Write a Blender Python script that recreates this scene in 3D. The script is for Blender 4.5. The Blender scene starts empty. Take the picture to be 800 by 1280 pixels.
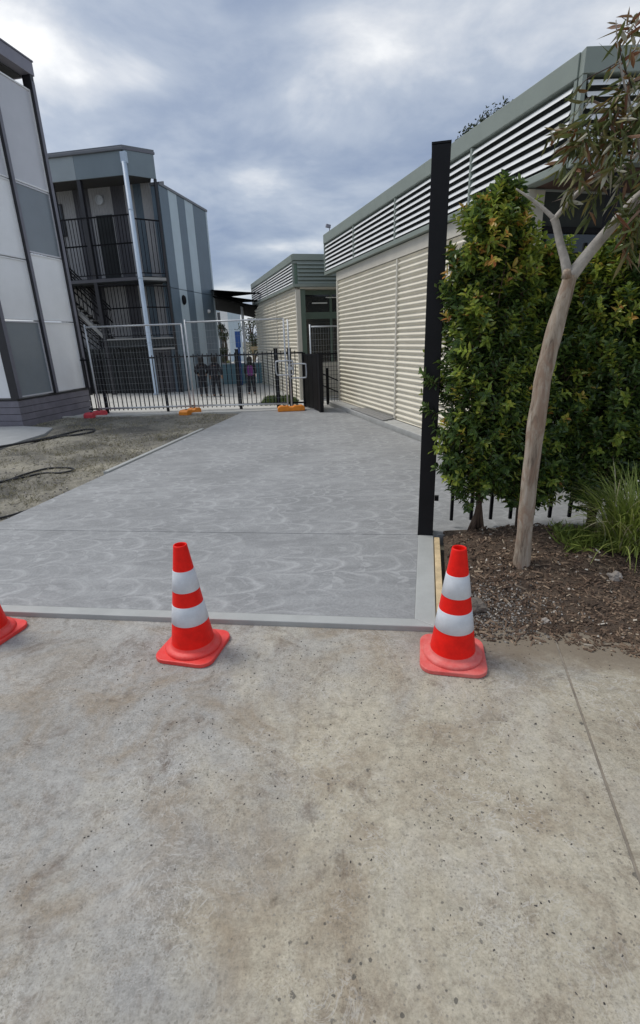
import bpy, math, random
import numpy as np
from mathutils import Matrix, Vector, noise as mnoise
R = math.radians
rnd = random.Random(7)
scene = bpy.context.scene
COL = scene.collection

# ------------------------------------------------------------------ camera, sky, sun, exposure
F_PX, CAM_H = 613.0, 1.69
up = Vector((-60, 1730, 613)).normalized()
fwd = Vector((0, 0, -1))
yw = (fwd - fwd.dot(up) * up).normalized()
xw = yw.cross(up)
ROT = Matrix((xw, yw, up))                       # camera axes -> world axes
cd = bpy.data.cameras.new('camera'); cam = bpy.data.objects.new('camera', cd); COL.objects.link(cam)
cam.matrix_world = Matrix.Translation((0, 0, CAM_H)) @ ROT.to_4x4()
cd.sensor_fit = 'VERTICAL'; cd.sensor_height = 24; cd.lens = 24 * F_PX / 1280
cd.clip_start = .05; cd.clip_end = 3000
scene.camera = cam

SUN_EL, SUN_HEAD = 58, -68                       # heading clockwise from the view direction
world = bpy.data.worlds.new('World'); scene.world = world; world.use_nodes = True
wn, wl = world.node_tree.nodes, world.node_tree.links
wn.clear()
def W(t, **k):
    n = wn.new(t)
    for a, b in k.items(): setattr(n, a, b)
    return n
def wmath(op, a, b=None, clamp=False):
    n = W('ShaderNodeMath', operation=op, use_clamp=clamp)
    for i, v in enumerate((a, b)):
        if v is None: continue
        if isinstance(v, (int, float)): n.inputs[i].default_value = v
        else: wl.new(v, n.inputs[i])
    return n.outputs[0]
sky = W('ShaderNodeTexSky', sky_type='NISHITA', sun_disc=False)
sky.sun_elevation = R(SUN_EL); sky.sun_rotation = R(SUN_HEAD); sky.air_density = 1.0; sky.dust_density = 1.5
CLOUD_BREAKS = ((-.58, 1.30, .24, .20, .15), (-.39, 1.50, .10, .09, .12), (-.27, 2.05, .22, .12, .14), (-.2, 2.62, .35, .10, .13), (.60, 1.45, .35, .3, .05), (-.2, 3.25, .5, .16, .12))
tc = W('ShaderNodeTexCoord'); sep = W('ShaderNodeSeparateXYZ'); wl.new(tc.outputs['Generated'], sep.inputs[0])
zc = wmath('ADD', wmath('MAXIMUM', sep.outputs[2], 0.0), 0.22)
comb = W('ShaderNodeCombineXYZ')
skx, sky_y = wmath('DIVIDE', sep.outputs[0], zc), wmath('DIVIDE', sep.outputs[1], zc)
wl.new(skx, comb.inputs[0]); wl.new(sky_y, comb.inputs[1])
def wnoise(scale, detail, rough, loc, dist=0.0):
    mp = W('ShaderNodeMapping'); mp.inputs['Location'].default_value = loc; wl.new(comb.outputs[0], mp.inputs[0])
    n = W('ShaderNodeTexNoise'); n.inputs['Scale'].default_value = scale; n.inputs['Detail'].default_value = detail
    n.inputs['Roughness'].default_value = rough; n.inputs['Distortion'].default_value = dist
    wl.new(mp.outputs[0], n.inputs['Vector']); return n.outputs['Fac']
big = wnoise(.85, 6, .52, (3.1, 1.7, 0), .25)
fine = wnoise(2.2, 8, .55, (9.3, 4.2, 0), .3)
cl = wmath('ADD', wmath('MULTIPLY', big, .52), wmath('MULTIPLY', fine, .48))
# thinner, brighter breaks in the cloud deck
for bx, by, sx, sy, amp in CLOUD_BREAKS:
    dx, dy = wmath('SUBTRACT', skx, bx), wmath('SUBTRACT', sky_y, by)
    ex = wmath('ADD', wmath('MULTIPLY', wmath('MULTIPLY', dx, dx), -1.0 / sx ** 2), wmath('MULTIPLY', wmath('MULTIPLY', dy, dy), -1.0 / sy ** 2))
    cl = wmath('ADD', cl, wmath('MULTIPLY', wmath('EXPONENT', ex), amp))
ramp = W('ShaderNodeValToRGB'); wl.new(cl, ramp.inputs[0])
el = ramp.color_ramp.elements
el[0].position = .37; el[0].color = (1.9, 2.4, 3.5, 1)
el[1].position = .67; el[1].color = (9.4, 9.3, 9.0, 1)
for p, c in ((.45, (2.7, 3.2, 4.15, 1)), (.52, (3.8, 4.25, 5.0, 1)), (.59, (5.9, 6.1, 6.4, 1))):
    e = ramp.color_ramp.elements.new(p); e.color = c
mixw = W('ShaderNodeMix', data_type='RGBA'); mixw.inputs[0].default_value = .86
wl.new(sky.outputs[0], mixw.inputs[6]); wl.new(ramp.outputs[0], mixw.inputs[7])
bg = W('ShaderNodeBackground'); bg.inputs['Strength'].default_value = .1
wl.new(mixw.outputs[2], bg.inputs[0])
wo = W('ShaderNodeOutputWorld'); wl.new(bg.outputs[0], wo.inputs[0])

sd = bpy.data.lights.new('sun', 'SUN'); sd.energy = 1.5; sd.angle = R(20); sd.color = (1, .96, .9)
so = bpy.data.objects.new('sun', sd); COL.objects.link(so)
sv = Vector((math.sin(R(SUN_HEAD)) * math.cos(R(SUN_EL)), math.cos(R(SUN_HEAD)) * math.cos(R(SUN_EL)), math.sin(R(SUN_EL))))
so.rotation_euler = sv.to_track_quat('Z', 'Y').to_euler()
vs = scene.view_settings
vs.view_transform = 'Standard'; vs.look = 'None'; vs.exposure = 0.42; vs.gamma = 1.0; vs.use_curve_mapping = False

# ------------------------------------------------------------------ materials
MATS = {}
def mat(name, col, rough=.7, var=.12, scale=6, bump=0., bscale=60, metal=0., col2=None, detail=6, spec=.5, extra=None):
    if name in MATS: return MATS[name]
    m = bpy.data.materials.new(name); m.use_nodes = True; MATS[name] = m
    nt = m.node_tree; N, L = nt.nodes, nt.links
    b = N['Principled BSDF']; b.inputs['Roughness'].default_value = rough; b.inputs['Metallic'].default_value = metal
    b.inputs['Specular IOR Level'].default_value = spec
    t = N.new('ShaderNodeTexCoord')
    n = N.new('ShaderNodeTexNoise'); n.inputs['Scale'].default_value = scale; n.inputs['Detail'].default_value = detail
    n.inputs['Roughness'].default_value = .65
    L.new(t.outputs['Object'], n.inputs['Vector'])
    r = N.new('ShaderNodeValToRGB'); L.new(n.outputs['Fac'], r.inputs[0])
    c2 = col2 or tuple(min(1, c * (1 + var)) for c in col); c1 = col if col2 else tuple(c * (1 - var) for c in col)
    r.color_ramp.elements[0].position = .32; r.color_ramp.elements[1].position = .68
    r.color_ramp.elements[0].color = (*c1, 1); r.color_ramp.elements[1].color = (*c2, 1)
    L.new(r.outputs[0], b.inputs['Base Color'])
    if bump:
        n2 = N.new('ShaderNodeTexNoise'); n2.inputs['Scale'].default_value = bscale; n2.inputs['Detail'].default_value = 5
        L.new(t.outputs['Object'], n2.inputs['Vector'])
        bp = N.new('ShaderNodeBump'); bp.inputs['Strength'].default_value = bump; bp.inputs['Distance'].default_value = .01
        L.new(n2.outputs['Fac'], bp.inputs['Height']); L.new(bp.outputs[0], b.inputs['Normal'])
    if extra: extra(nt, b, t, r)
    return m

class NT:
    """small helper to write node maths"""
    def __init__(s, nt): s.nt = nt; s.N = nt.nodes; s.L = nt.links
    def put(s, inp, v):
        if isinstance(v, (int, float, tuple)): inp.default_value = v
        else: s.L.new(v, inp)
    def math(s, op, a, b=None, c=None, clamp=False):
        n = s.N.new('ShaderNodeMath'); n.operation = op; n.use_clamp = clamp
        for i, v in enumerate((a, b, c)):
            if v is not None: s.put(n.inputs[i], v)
        return n.outputs[0]
    def noise(s, vec, scale, detail=5, rough=.6, dist=0, col=False):
        n = s.N.new('ShaderNodeTexNoise'); s.L.new(vec, n.inputs['Vector']); n.inputs['Scale'].default_value = scale
        n.inputs['Detail'].default_value = detail; n.inputs['Roughness'].default_value = rough; n.inputs['Distortion'].default_value = dist
        return n.outputs['Color' if col else 'Fac']
    def vor(s, vec, scale, feature='F1', out='Distance', rnd_=1.0):
        n = s.N.new('ShaderNodeTexVoronoi'); n.feature = feature; s.L.new(vec, n.inputs['Vector']); n.inputs['Scale'].default_value = scale
        n.inputs['Randomness'].default_value = rnd_; return n.outputs[out]
    def ramp(s, fac, *stops):
        r = s.N.new('ShaderNodeValToRGB'); s.L.new(fac, r.inputs[0]); e = r.color_ramp.elements
        while len(e) < len(stops): e.new(.5)
        for i, (p, c) in enumerate(stops):
            e[i].position = p; e[i].color = (*c, 1) if isinstance(c, tuple) else (c, c, c, 1)
        return r.outputs[0]
    def mix(s, f, a, b, mode='MIX'):
        n = s.N.new('ShaderNodeMix'); n.data_type = 'RGBA'; n.blend_type = mode
        s.put(n.inputs[0], f); s.put(n.inputs[6], a if not isinstance(a, tuple) else (*a, 1)); s.put(n.inputs[7], b if not isinstance(b, tuple) else (*b, 1))
        return n.outputs[2]
    def mapping(s, vec, loc=(0, 0, 0), rot=(0, 0, 0), sc=(1, 1, 1)):
        n = s.N.new('ShaderNodeMapping'); s.L.new(vec, n.inputs[0]); n.inputs[1].default_value = loc; n.inputs[2].default_value = rot; n.inputs[3].default_value = sc
        return n.outputs[0]
    def bump(s, h, strength, dist, b):
        n = s.N.new('ShaderNodeBump'); n.inputs['Strength'].default_value = strength; n.inputs['Distance'].default_value = dist
        s.L.new(h, n.inputs['Height']); s.L.new(n.outputs[0], b.inputs['Normal'])
def newmat(name, rough=.8):
    m = bpy.data.materials.new(name); m.use_nodes = True; MATS[name] = m
    q = NT(m.node_tree); b = q.N['Principled BSDF']; b.inputs['Roughness'].default_value = rough
    t = q.N.new('ShaderNodeTexCoord')
    return m, q, b, t.outputs['Object']

# aged concrete of the foreground apron
m, q, b, oc = newmat('aged_concrete', .86)
b.inputs['Specular IOR Level'].default_value = .3
n1 = q.noise(oc, .8, 7, .62, .5); n2 = q.noise(q.mapping(oc, (5, 3, 0)), 1.9, 9, .70, .8); n3 = q.noise(oc, 95, 7, .75)
# worn, tan patch where traffic has ground soil into the surface; the rest stays grey cement
pc = q.N.new('ShaderNodeSeparateXYZ'); q.L.new(oc, pc.inputs[0])
worn = q.math('ADD', q.math('ADD', q.math('MULTIPLY', pc.outputs[0], .16), q.math('MULTIPLY', pc.outputs[1], -.10)), q.math('MULTIPLY', n1, 1.15))
worn = q.ramp(worn, (.28, 0.0), (.46, 1.0))
base = q.mix(worn, (.36, .35, .325), (.425, .385, .30))
base = q.mix(1.0, base, q.ramp(n1, (.35, .86), (.5, 1.0), (.65, 1.12)), 'MULTIPLY')
st = q.ramp(n2, (.46, 0.0), (.64, 1.0))
base = q.mix(q.math('MULTIPLY', st, .72), base, (.27, .215, .15))
pale = q.ramp(q.noise(q.mapping(oc, (1, 9, 0), (0, 0, .5), (1, .45, 1)), 1.9, 9, .7), (.52, 0.0), (.68, 1.0))
base = q.mix(q.math('MULTIPLY', pale, .5), base, (.47, .455, .42))
dk = q.ramp(q.noise(q.mapping(oc, (7, 2, 0)), 4.2, 9, .75, .5), (.54, 0.0), (.70, 1.0))
base = q.mix(q.math('MULTIPLY', dk, .75), base, (.125, .088, .062))
crumb = q.math('MULTIPLY', q.ramp(q.noise(q.mapping(oc, (6, 6, 0)), 150, 4, .7), (.53, 0.0), (.60, 1.0)), q.ramp(q.noise(q.mapping(oc, (2, 8, 0)), 3.1, 8, .72, .4), (.46, .06), (.64, 1.0)))
base = q.mix(q.math('MULTIPLY', crumb, .62), base, (.15, .118, .085))
mid = q.ramp(q.noise(q.mapping(oc, (2, 6, 0)), 24, 8, .75), (.3, .70), (.5, 1.0), (.72, 1.2))
base = q.mix(1.0, base, mid, 'MULTIPLY')
base = q.mix(1.0, base, q.ramp(n3, (.3, .70), (.5, 1.0), (.75, 1.25)), 'MULTIPLY')
# trowel scratches: thin ridges of a strongly distorted noise
sw = q.math('ABSOLUTE', q.math('SUBTRACT', q.noise(q.mapping(oc, (3, 1, 0)), 7, 6, .6, 2.6), .5))
scr = q.math('MULTIPLY', q.ramp(sw, (.004, 1.0), (.02, 0.0)), q.ramp(q.noise(oc, 2.3, 4, .6), (.42, 0.0), (.6, 1.0)))
base = q.mix(q.math('MULTIPLY', scr, .42), base, (.60, .585, .55))
msk = q.math('MULTIPLY', q.ramp(q.noise(oc, 1.6, 5, .65), (.34, .1), (.52, 1.0)), q.math('MULTIPLY_ADD', worn, .8, .2))
vs_ = q.noise(q.mapping(oc, (3, 3, 0)), 80, 4, .6)
def pitlayer(scale, off, r0, keep):
    mp_ = q.mapping(oc, off); d_ = q.vor(mp_, scale); cc = q.vor(mp_, scale, out='Color'); sc_ = q.N.new('ShaderNodeSeparateColor'); q.L.new(cc, sc_.inputs[0])
    on = q.math('GREATER_THAN', sc_.outputs[0], keep); rad_ = q.math('MULTIPLY', sc_.outputs[1], r0)
    dd = q.math('ADD', d_, q.math('MULTIPLY', q.math('SUBTRACT', vs_, .5), .55))
    return q.math('MULTIPLY', on, q.ramp(q.math('SUBTRACT', q.math('ADD', dd, .5), rad_), (.50, 1.0), (.55, 0.0)))
pits = q.math('MULTIPLY', q.math('MAXIMUM', pitlayer(18, (0, 0, 0), .14, .72), pitlayer(40, (4, 1, 0), .22, .6)), msk)
base = q.mix(q.math('MULTIPLY', pitlayer(75, (9, 4, 0), .30, .35), .6), base, (.20, .185, .16))
# soil trodden out of the garden bed
xy = q.N.new('ShaderNodeSeparateXYZ'); q.L.new(oc, xy.inputs[0])
soil = q.math('ADD', q.math('ADD', xy.outputs[1], q.math('MULTIPLY', q.math('MAXIMUM', q.math('SUBTRACT', xy.outputs[0], .9), 0.0), .26)), q.math('MULTIPLY', n2, .45))
soil = q.math('MULTIPLY', q.ramp(q.math('SUBTRACT', soil, 2.0), (.40, 0.0), (.64, 1.0)), q.ramp(xy.outputs[0], (.35, 0.0), (.8, 1.0)))
base = q.mix(q.math('MULTIPLY', soil, .85), base, (.19, .155, .115))
base = q.mix(q.math('MULTIPLY', pits, .8), base, (.085, .08, .07))
q.L.new(base, b.inputs['Base Color'])
q.bump(q.math('SUBTRACT', q.math('ADD', q.math('MULTIPLY', n3, .6), q.math('MULTIPLY', n2, .3)), q.math('MULTIPLY', pits, .5)), .35, .004, b)

# fresh broom/swirl finished concrete
m, q, b, oc = newmat('swirl_concrete', .6)
b.inputs['Specular IOR Level'].default_value = .35
wob = q.noise(oc, 1.5, 4, .55, .4, True)
vadd = q.N.new('ShaderNodeVectorMath'); vadd.operation = 'MULTIPLY_ADD'; q.L.new(wob, vadd.inputs[0])
vadd.inputs[1].default_value = (.42, .30, 0); q.L.new(oc, vadd.inputs[2])
wv = vadd.outputs[0]
# rows of fan shaped sweeps: cell-wise arcs, every second row shifted
RW, CW = .27, .42
sp = q.N.new('ShaderNodeSeparateXYZ'); q.L.new(wv, sp.inputs[0])
def fans(ox, oy, rw, cw):
    yy = q.math('DIVIDE', q.math('ADD', sp.outputs[1], oy), rw); row = q.math('FLOOR', yy)
    xx = q.math('ADD', q.math('DIVIDE', q.math('ADD', sp.outputs[0], ox), cw), q.math('MULTIPLY', row, .5))
    fx = q.math('FRACT', xx); fy = q.math('SUBTRACT', q.math('FRACT', yy), .5)
    d = q.math('SQRT', q.math('ADD', q.math('MULTIPLY', fx, fx), q.math('MULTIPLY', q.math('MULTIPLY', fy, fy), 1.5)))
    return d
d1 = fans(.1, .05, RW, CW); d2 = fans(.33, .21, .33, .55)
def arcs(d, k, lo):
    s_ = q.math('SINE', q.math('MULTIPLY', d, k)); return q.ramp(s_, (lo, 0.0), (1.0, 1.0))
a1 = arcs(d1, 13.0, .45); a2 = arcs(d2, 26.0, .7); a3 = arcs(d1, 70.0, .0)
bl = q.noise(oc, 1.1, 5, .55, .3); bl2 = q.noise(q.mapping(oc, (2, 2, 0), (0, 0, .15), (1, 3.2, 1)), 2.2, 6, .65, .8)
col = q.ramp(bl, (.32, (.27, .275, .275)), (.68, (.355, .36, .36)))
col = q.mix(q.math('MULTIPLY', q.ramp(bl2, (.42, 0.0), (.66, 1.0)), .5), col, (.19, .193, .195))
vis = q.ramp(q.noise(q.mapping(oc, (8, 1, 0)), 1.7, 4, .6), (.38, .15), (.60, 1.0))
line = q.math('MULTIPLY', q.math('MAXIMUM', a1, q.math('MULTIPLY', a2, .5)), vis)
col = q.mix(q.math('MULTIPLY', line, .45), col, (.52, .525, .525))
col = q.mix(q.math('MULTIPLY', a3, .16), col, (.2, .2, .2))
fg = q.noise(oc, 70, 5, .7)
col = q.mix(1.0, col, q.ramp(fg, (.3, .84), (.7, 1.12)), 'MULTIPLY')
q.L.new(col, b.inputs['Base Color'])
q.bump(q.math('ADD', q.math('MULTIPLY', line, .5), q.math('MULTIPLY', fg, .35)), .3, .004, b)

mat('trowelled_concrete', (.40, .41, .395), .6, .08, 4, .12, 90)
mat('pale_paving', (.56, .55, .51), .85, .1, 3, .15, 60)
mat('path_concrete', (.33, .34, .34), .8, .1, 3, .15, 60)
mat('kerb_concrete', (.42, .42, .40), .8, .14, 5, .2, 60)
mat('joint_filler', (.24, .21, .17), .9, .25, 12, .2, 60)
mat('dark_gap', (.03, .03, .03), .9, .1)
mat('dirt', (.13, .115, .085), .95, .1, 2.2, .6, 40, col2=(.27, .255, .20), detail=9)
m, q, b, oc = newmat('dry_dirt', .95)
n1 = q.noise(oc, .9, 6, .65, .5); n2 = q.noise(oc, 9, 6, .7); n3 = q.noise(oc, 60, 5, .7)
c = q.ramp(n1, (.38, (.125, .118, .10)), (.5, (.25, .232, .19)), (.62, (.38, .35, .275)))
c = q.mix(q.math('MULTIPLY', q.ramp(n2, (.5, 0.0), (.65, 1.0)), .5), c, (.09, .085, .05))
c = q.mix(1.0, c, q.ramp(n3, (.3, .55), (.7, 1.35)), 'MULTIPLY')
q.L.new(c, b.inputs['Base Color']); q.bump(q.math('ADD', n3, n2), .9, .02, b)
m, q, b, oc = newmat('mulch_soil', .95)
n1 = q.noise(oc, 4, 6, .7); n3 = q.noise(oc, 75, 6, .75)
c = q.ramp(n1, (.35, (.085, .058, .04)), (.6, (.17, .12, .082)), (.75, (.27, .21, .155)))
c = q.mix(1.0, c, q.ramp(n3, (.3, .4), (.72, 1.6)), 'MULTIPLY')
q.L.new(c, b.inputs['Base Color']); q.bump(q.math('ADD', n3, q.math('MULTIPLY', n1, .6)), 1.0, .03, b)

mat('cone_red', (.88, .013, .007), .48, .15, 11, .12, 30, spec=.22)
mat('cone_foot', (.80, .03, .025), .5, .16, 14, .15, 60, col2=(.80, .085, .07))
mat('cone_foot_worn', (.70, .085, .075), .6, .2, 14, .2, 60, col2=(.74, .20, .175))
mat('reflective_white', (.64, .67, .71), .35, .10, 14, .06, 120, spec=.4)
mat('black_steel', (.006, .006, .008), .6, .25, 5, .04, 80, spec=.25)
mat('black_post', (.006, .006, .008), .55, .35, 4, .06, 60, spec=.28)
mat('gate_black', (.008, .007, .007), .6, .3, 6, spec=.25)
mat('galvanised', (.55, .57, .59), .45, .15, 10, .05, 60, metal=.35)
mat('zinc_wire', (.36, .38, .40), .5, .1, 10, metal=.3)
mat('orange_plastic', (.80, .26, .02), .55, .12, 8)
mat('red_plastic', (.62, .06, .08), .55, .15, 8)
mat('pine', (.60, .46, .27), .7, .22, 12, .2, 80)
mat('hose_black', (.02, .02, .022), .5, .2)
mat('grey_timber', (.24, .235, .225), .85, .15, 7, .2, 80)
# left screened block
mat('panel_light', (.85, .86, .87), .22, .05, 1.1, spec=.5)
mat('panel_mid', (.58, .585, .62), .22, .05, 1.1, spec=.5)
mat('panel_dark', (.21, .24, .265), .22, .06, 1.1, spec=.5)
mat('panel_edge', (.78, .79, .80), .5, .05)
mat('fin_steel', (.022, .022, .027), .4, .2, 3)
mat('fin_edge', (.16, .16, .19), .5, .1, 3)
mat('plinth_board', (.19, .18, .21), .65, .15, 4, .1, 50)
mat('fascia_grey', (.24, .235, .28), .55, .08, 2)
mat('soffit', (.07, .07, .07), .8, .1)
# stair block / striped block
mat('clad_slate', (.125, .175, .22), .5, .08, 1.5)
mat('clad_pale', (.47, .56, .61), .5, .06, 1.5)
mat('clad_panel_a', (.21, .26, .29), .5, .06, 1.5)
mat('clad_panel_b', (.36, .41, .43), .5, .06, 1.5)
mat('clad_ribbed', (.44, .44, .45), .6, .06, 2)
mat('clad_rib_dark', (.10, .10, .115), .6, .1, 2)
mat('roof_trim', (.16, .17, .19), .5, .08, 2)
mat('pipe_blue', (.55, .66, .78), .45, .08, 2)
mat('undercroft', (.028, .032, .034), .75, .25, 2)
mat('slab_grey', (.36, .36, .35), .8, .1, 3)
mat('glass_dark', (.018, .022, .025), .08, .2, 1, spec=.8)
mat('white_trim', (.75, .75, .73), .6, .06)
# green and cream classrooms
mat('cream_sheet', (.80, .745, .615), .5, .06, 1.6)
mat('cream_flat', (.66, .62, .53), .6, .07, 2)
mat('green_trim', (.265, .305, .27), .5, .08, 1.4)
mat('green_sheet', (.13, .20, .15), .5, .1, 2)
mat('green_frame', (.13, .18, .14), .5, .1, 2)
mat('louvre_slat', (.86, .87, .86), .4, .05, 2)
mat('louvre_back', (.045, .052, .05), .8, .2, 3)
mat('roof_sheet', (.22, .25, .23), .5, .1, 2)
mat('brown_soffit', (.12, .07, .055), .7, .2, 3)
mat('sail_black', (.007, .007, .0065), .9, .2, 2, spec=.05)
mat('teal_panel', (.12, .24, .28), .6, .12, 2)
mat('blue_paint', (.03, .12, .42), .5, .12, 2)
mat('stone', (.34, .30, .26), .9, .2, 20, .5, 60)
mat('clod', (.14, .12, .10), .95, .25, 18, .8, 60)
# bark
m, q, b, oc = newmat('gum_bark', .8)
n1 = q.noise(q.mapping(oc, (0, 0, 0), (.2, .1, 0), (9, 9, 1.6)), 2.2, 7, .65, 1.2); n2 = q.noise(q.mapping(oc, (0, 0, 0), (0, 0, 0), (1.6, 1.6, .7)), 6, 7, .7, 1.0)
c = q.ramp(n1, (.35, (.15, .11, .08)), (.46, (.33, .27, .205)), (.66, (.46, .40, .33)))
c = q.mix(q.math('MULTIPLY', q.ramp(n2, (.46, 0.0), (.60, 1.0)), .75), c, (.27, .175, .12))
q.L.new(c, b.inputs['Base Color']); q.bump(n1, .6, .012, b)
mat('gum_limb', (.40, .37, .33), .75, .25, 16, .3, 60)
mat('shrub_stem', (.10, .065, .045), .85, .25, 12, .3, 60)
mat('twig_brown', (.07, .045, .035), .8, .2, 12)
def leafmat(name, stops, rough=.42, trans=.25):
    m, q, b, oc = newmat(name, rough)
    a = q.N.new('ShaderNodeAttribute'); a.attribute_name = 'tint'
    c = q.ramp(a.outputs['Fac'], *stops)
    q.L.new(c, b.inputs['Base Color'])
    b.inputs['Specular IOR Level'].default_value = .5
    tr = q.N.new('ShaderNodeBsdfTranslucent'); q.L.new(c, tr.inputs[0])
    mx = q.N.new('ShaderNodeMixShader'); mx.inputs[0].default_value = trans
    q.L.new(b.outputs[0], mx.inputs[1]); q.L.new(tr.outputs[0], mx.inputs[2])
    q.L.new(mx.outputs[0], q.N['Material Output'].inputs[0])
    return m
leafmat('shrub_leaf', ((0, (.045, .088, .03)), (.38, (.125, .20, .048)), (.68, (.31, .40, .065)), (.86, (.50, .50, .09)), (.95, (.62, .38, .10)), (1, (.62, .24, .10))), .3, .3)
leafmat('gum_leaf', ((0, (.075, .10, .03)), (.4, (.155, .175, .05)), (.65, (.21, .165, .055)), (.85, (.23, .09, .04)), (1, (.45, .43, .33))), .5, .25)
leafmat('tussock_leaf', ((0, (.13, .19, .04)), (.5, (.30, .37, .08)), (.85, (.48, .52, .16)), (1, (.72, .66, .42))), .5, .3)
leafmat('dry_grass', ((0, (.16, .15, .09)), (.5, (.31, .28, .19)), (1, (.50, .46, .34))), .8, .2)
leafmat('green_grass', ((0, (.045, .08, .015)), (.6, (.085, .14, .03)), (1, (.16, .19, .05))), .7, .25)
leafmat('far_leaf', ((0, (.02, .032, .014)), (.6, (.045, .065, .025)), (1, (.085, .10, .04))), .6, .2)
leafmat('yellow_leaf', ((0, (.18, .20, .03)), (.6, (.34, .34, .05)), (1, (.5, .46, .08))), .6, .25)
leafmat('mulch_chip', ((0, (.07, .045, .03)), (.5, (.17, .112, .075)), (.8, (.30, .215, .145)), (.93, (.44, .36, .26)), (1, (.6, .55, .47))), .9, .0)
leafmat('grit', ((0, (.05, .045, .04)), (.6, (.12, .11, .10)), (1, (.4, .37, .33))), .9, .0)
mat('skin', (.45, .28, .20), .55, .06)
mat('hair_dark', (.015, .012, .01), .6, .2, 30)
mat('jacket_black', (.012, .013, .018), .8, .2, 10)
mat('jacket_navy', (.014, .015, .024), .8, .2, 10)
mat('vest_purple', (.16, .03, .19), .75, .15, 10)
mat('trousers_dark', (.012, .013, .02), .85, .2, 10)
mat('shoe_black', (.01, .01, .01), .6, .2)
mat('lamp_tube_or_reflection', (.8, .8, .75), .5, .02)

# ------------------------------------------------------------------ mesh helpers
class MB:
    def __init__(s): s.v = []; s.f = []; s.t = []; s.smooth = False
    def raw(s, vs, fs, M=None):
        o = len(s.v)
        s.v += [tuple(M @ Vector(p)) for p in vs] if M is not None else [tuple(p) for p in vs]
        s.f += [tuple(i + o for i in f) for f in fs]; return s
    def box(s, x0, x1, y0, y1, z0, z1, M=None):
        return s.raw([(x0, y0, z0), (x1, y0, z0), (x1, y1, z0), (x0, y1, z0), (x0, y0, z1), (x1, y0, z1), (x1, y1, z1), (x0, y1, z1)],
                     [(3, 2, 1, 0), (4, 5, 6, 7), (0, 1, 5, 4), (1, 2, 6, 5), (2, 3, 7, 6), (3, 0, 4, 7)], M)
    def bar(s, a, b, w, h=None):
        """square bar from a to b"""
        a, b = Vector(a), Vector(b); d = (b - a); L = d.length; d.normalize(); h = h or w
        u = d.cross(Vector((0, 0, 1)))
        u = Vector((1, 0, 0)) if u.length < 1e-4 else u.normalized()
        v = u.cross(d).normalized()
        M = Matrix((u, d, v)).transposed().to_4x4(); M.translation = a
        return s.box(-w / 2, w / 2, 0, L, -h / 2, h / 2, M)
    def prism(s, poly, z0, z1):
        n = len(poly)
        vs = [(x, y, z0) for x, y in poly] + [(x, y, z1) for x, y in poly]
        area = sum(poly[i][0] * poly[(i + 1) % n][1] - poly[(i + 1) % n][0] * poly[i][1] for i in range(n))
        if area < 0:
            vs = vs[:n][::-1] + vs[n:][::-1]
        return s.raw(vs, [tuple(range(n))[::-1], tuple(range(n, 2 * n))] + [(i, (i + 1) % n, n + (i + 1) % n, n + i) for i in range(n)])
    def tube(s, pts, rad, n=8, cap=True):
        pts = [Vector(p) for p in pts]; k = len(pts)
        if isinstance(rad, (int, float)): rad = [rad] * k
        o = len(s.v); ref = None
        for i, p in enumerate(pts):
            d = (pts[min(i + 1, k - 1)] - pts[max(i - 1, 0)]).normalized()
            if ref is None:
                ref = d.orthogonal().normalized()
            ref = (ref - ref.dot(d) * d).normalized(); bi = d.cross(ref)
            for j in range(n):
                a = 2 * math.pi * j / n
                s.v.append(tuple(p + rad[i] * (math.cos(a) * ref + math.sin(a) * bi)))
        for i in range(k - 1):
            for j in range(n):
                s.f.append((o + i * n + j, o + i * n + (j + 1) % n, o + (i + 1) * n + (j + 1) % n, o + (i + 1) * n + j))
        if cap:
            s.f.append(tuple(o + j for j in range(n))[::-1]); s.f.append(tuple(o + (k - 1) * n + j for j in range(n)))
        return s
    def lathe(s, prof, n=32, close=False):
        o = len(s.v); k = len(prof)
        for r, z in prof:
            for j in range(n):
                a = 2 * math.pi * j / n; s.v.append((r * math.cos(a), r * math.sin(a), z))
        for i in range(k - 1 if not close else k):
            i2 = (i + 1) % k
            for j in range(n):
                s.f.append((o + i * n + j, o + i * n + (j + 1) % n, o + i2 * n + (j + 1) % n, o + i2 * n + j))
        return s
    def mesh(s, name, m=None, smooth=None):
        me = bpy.data.meshes.new(name); me.from_pydata(s.v, [], s.f); me.update()
        if m: me.materials.append(MATS[m])
        if smooth or (smooth is None and s.smooth): me.polygons.foreach_set('use_smooth', [True] * len(me.polygons))
        if s.t:
            at = me.attributes.new('tint', 'FLOAT', 'FACE'); at.data.foreach_set('value', s.t)
        return me
    def build(s, name, m, parent=None, smooth=None, bevel=0):
        o = link(name, s.mesh(name, m, smooth), parent)
        if bevel:
            bm = o.modifiers.new('edge', 'BEVEL'); bm.width = bevel; bm.segments = 2; bm.limit_method = 'ANGLE'
        return o
def link(name, data, parent=None, loc=None, rz=None):
    o = bpy.data.objects.new(name, data); COL.objects.link(o)
    if parent: o.parent = parent
    if loc is not None: o.location = loc
    if rz is not None: o.rotation_euler = (0, 0, rz)
    return o
def tag(o, label, cat, group=None, kind=None):
    o['label'] = label; o['category'] = cat
    if group: o['group'] = group
    if kind: o['kind'] = kind
    return o
def struct(o): o['kind'] = 'structure'; return o
def empty(name, loc=(0, 0, 0), heading=0):
    o = link(name, None, None, loc); o.rotation_euler = (0, 0, -R(heading)); o.empty_display_size = .2; return o
def copy_tree(o, parent=None):
    c = o.copy(); COL.objects.link(c); c.parent = parent
    for ch in list(o.children): copy_tree(ch, c)
    return c
def box(name, m, parent, *a, bevel=0):
    return MB().box(*a).build(name, m, parent, bevel=bevel)
_unit = {}
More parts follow.
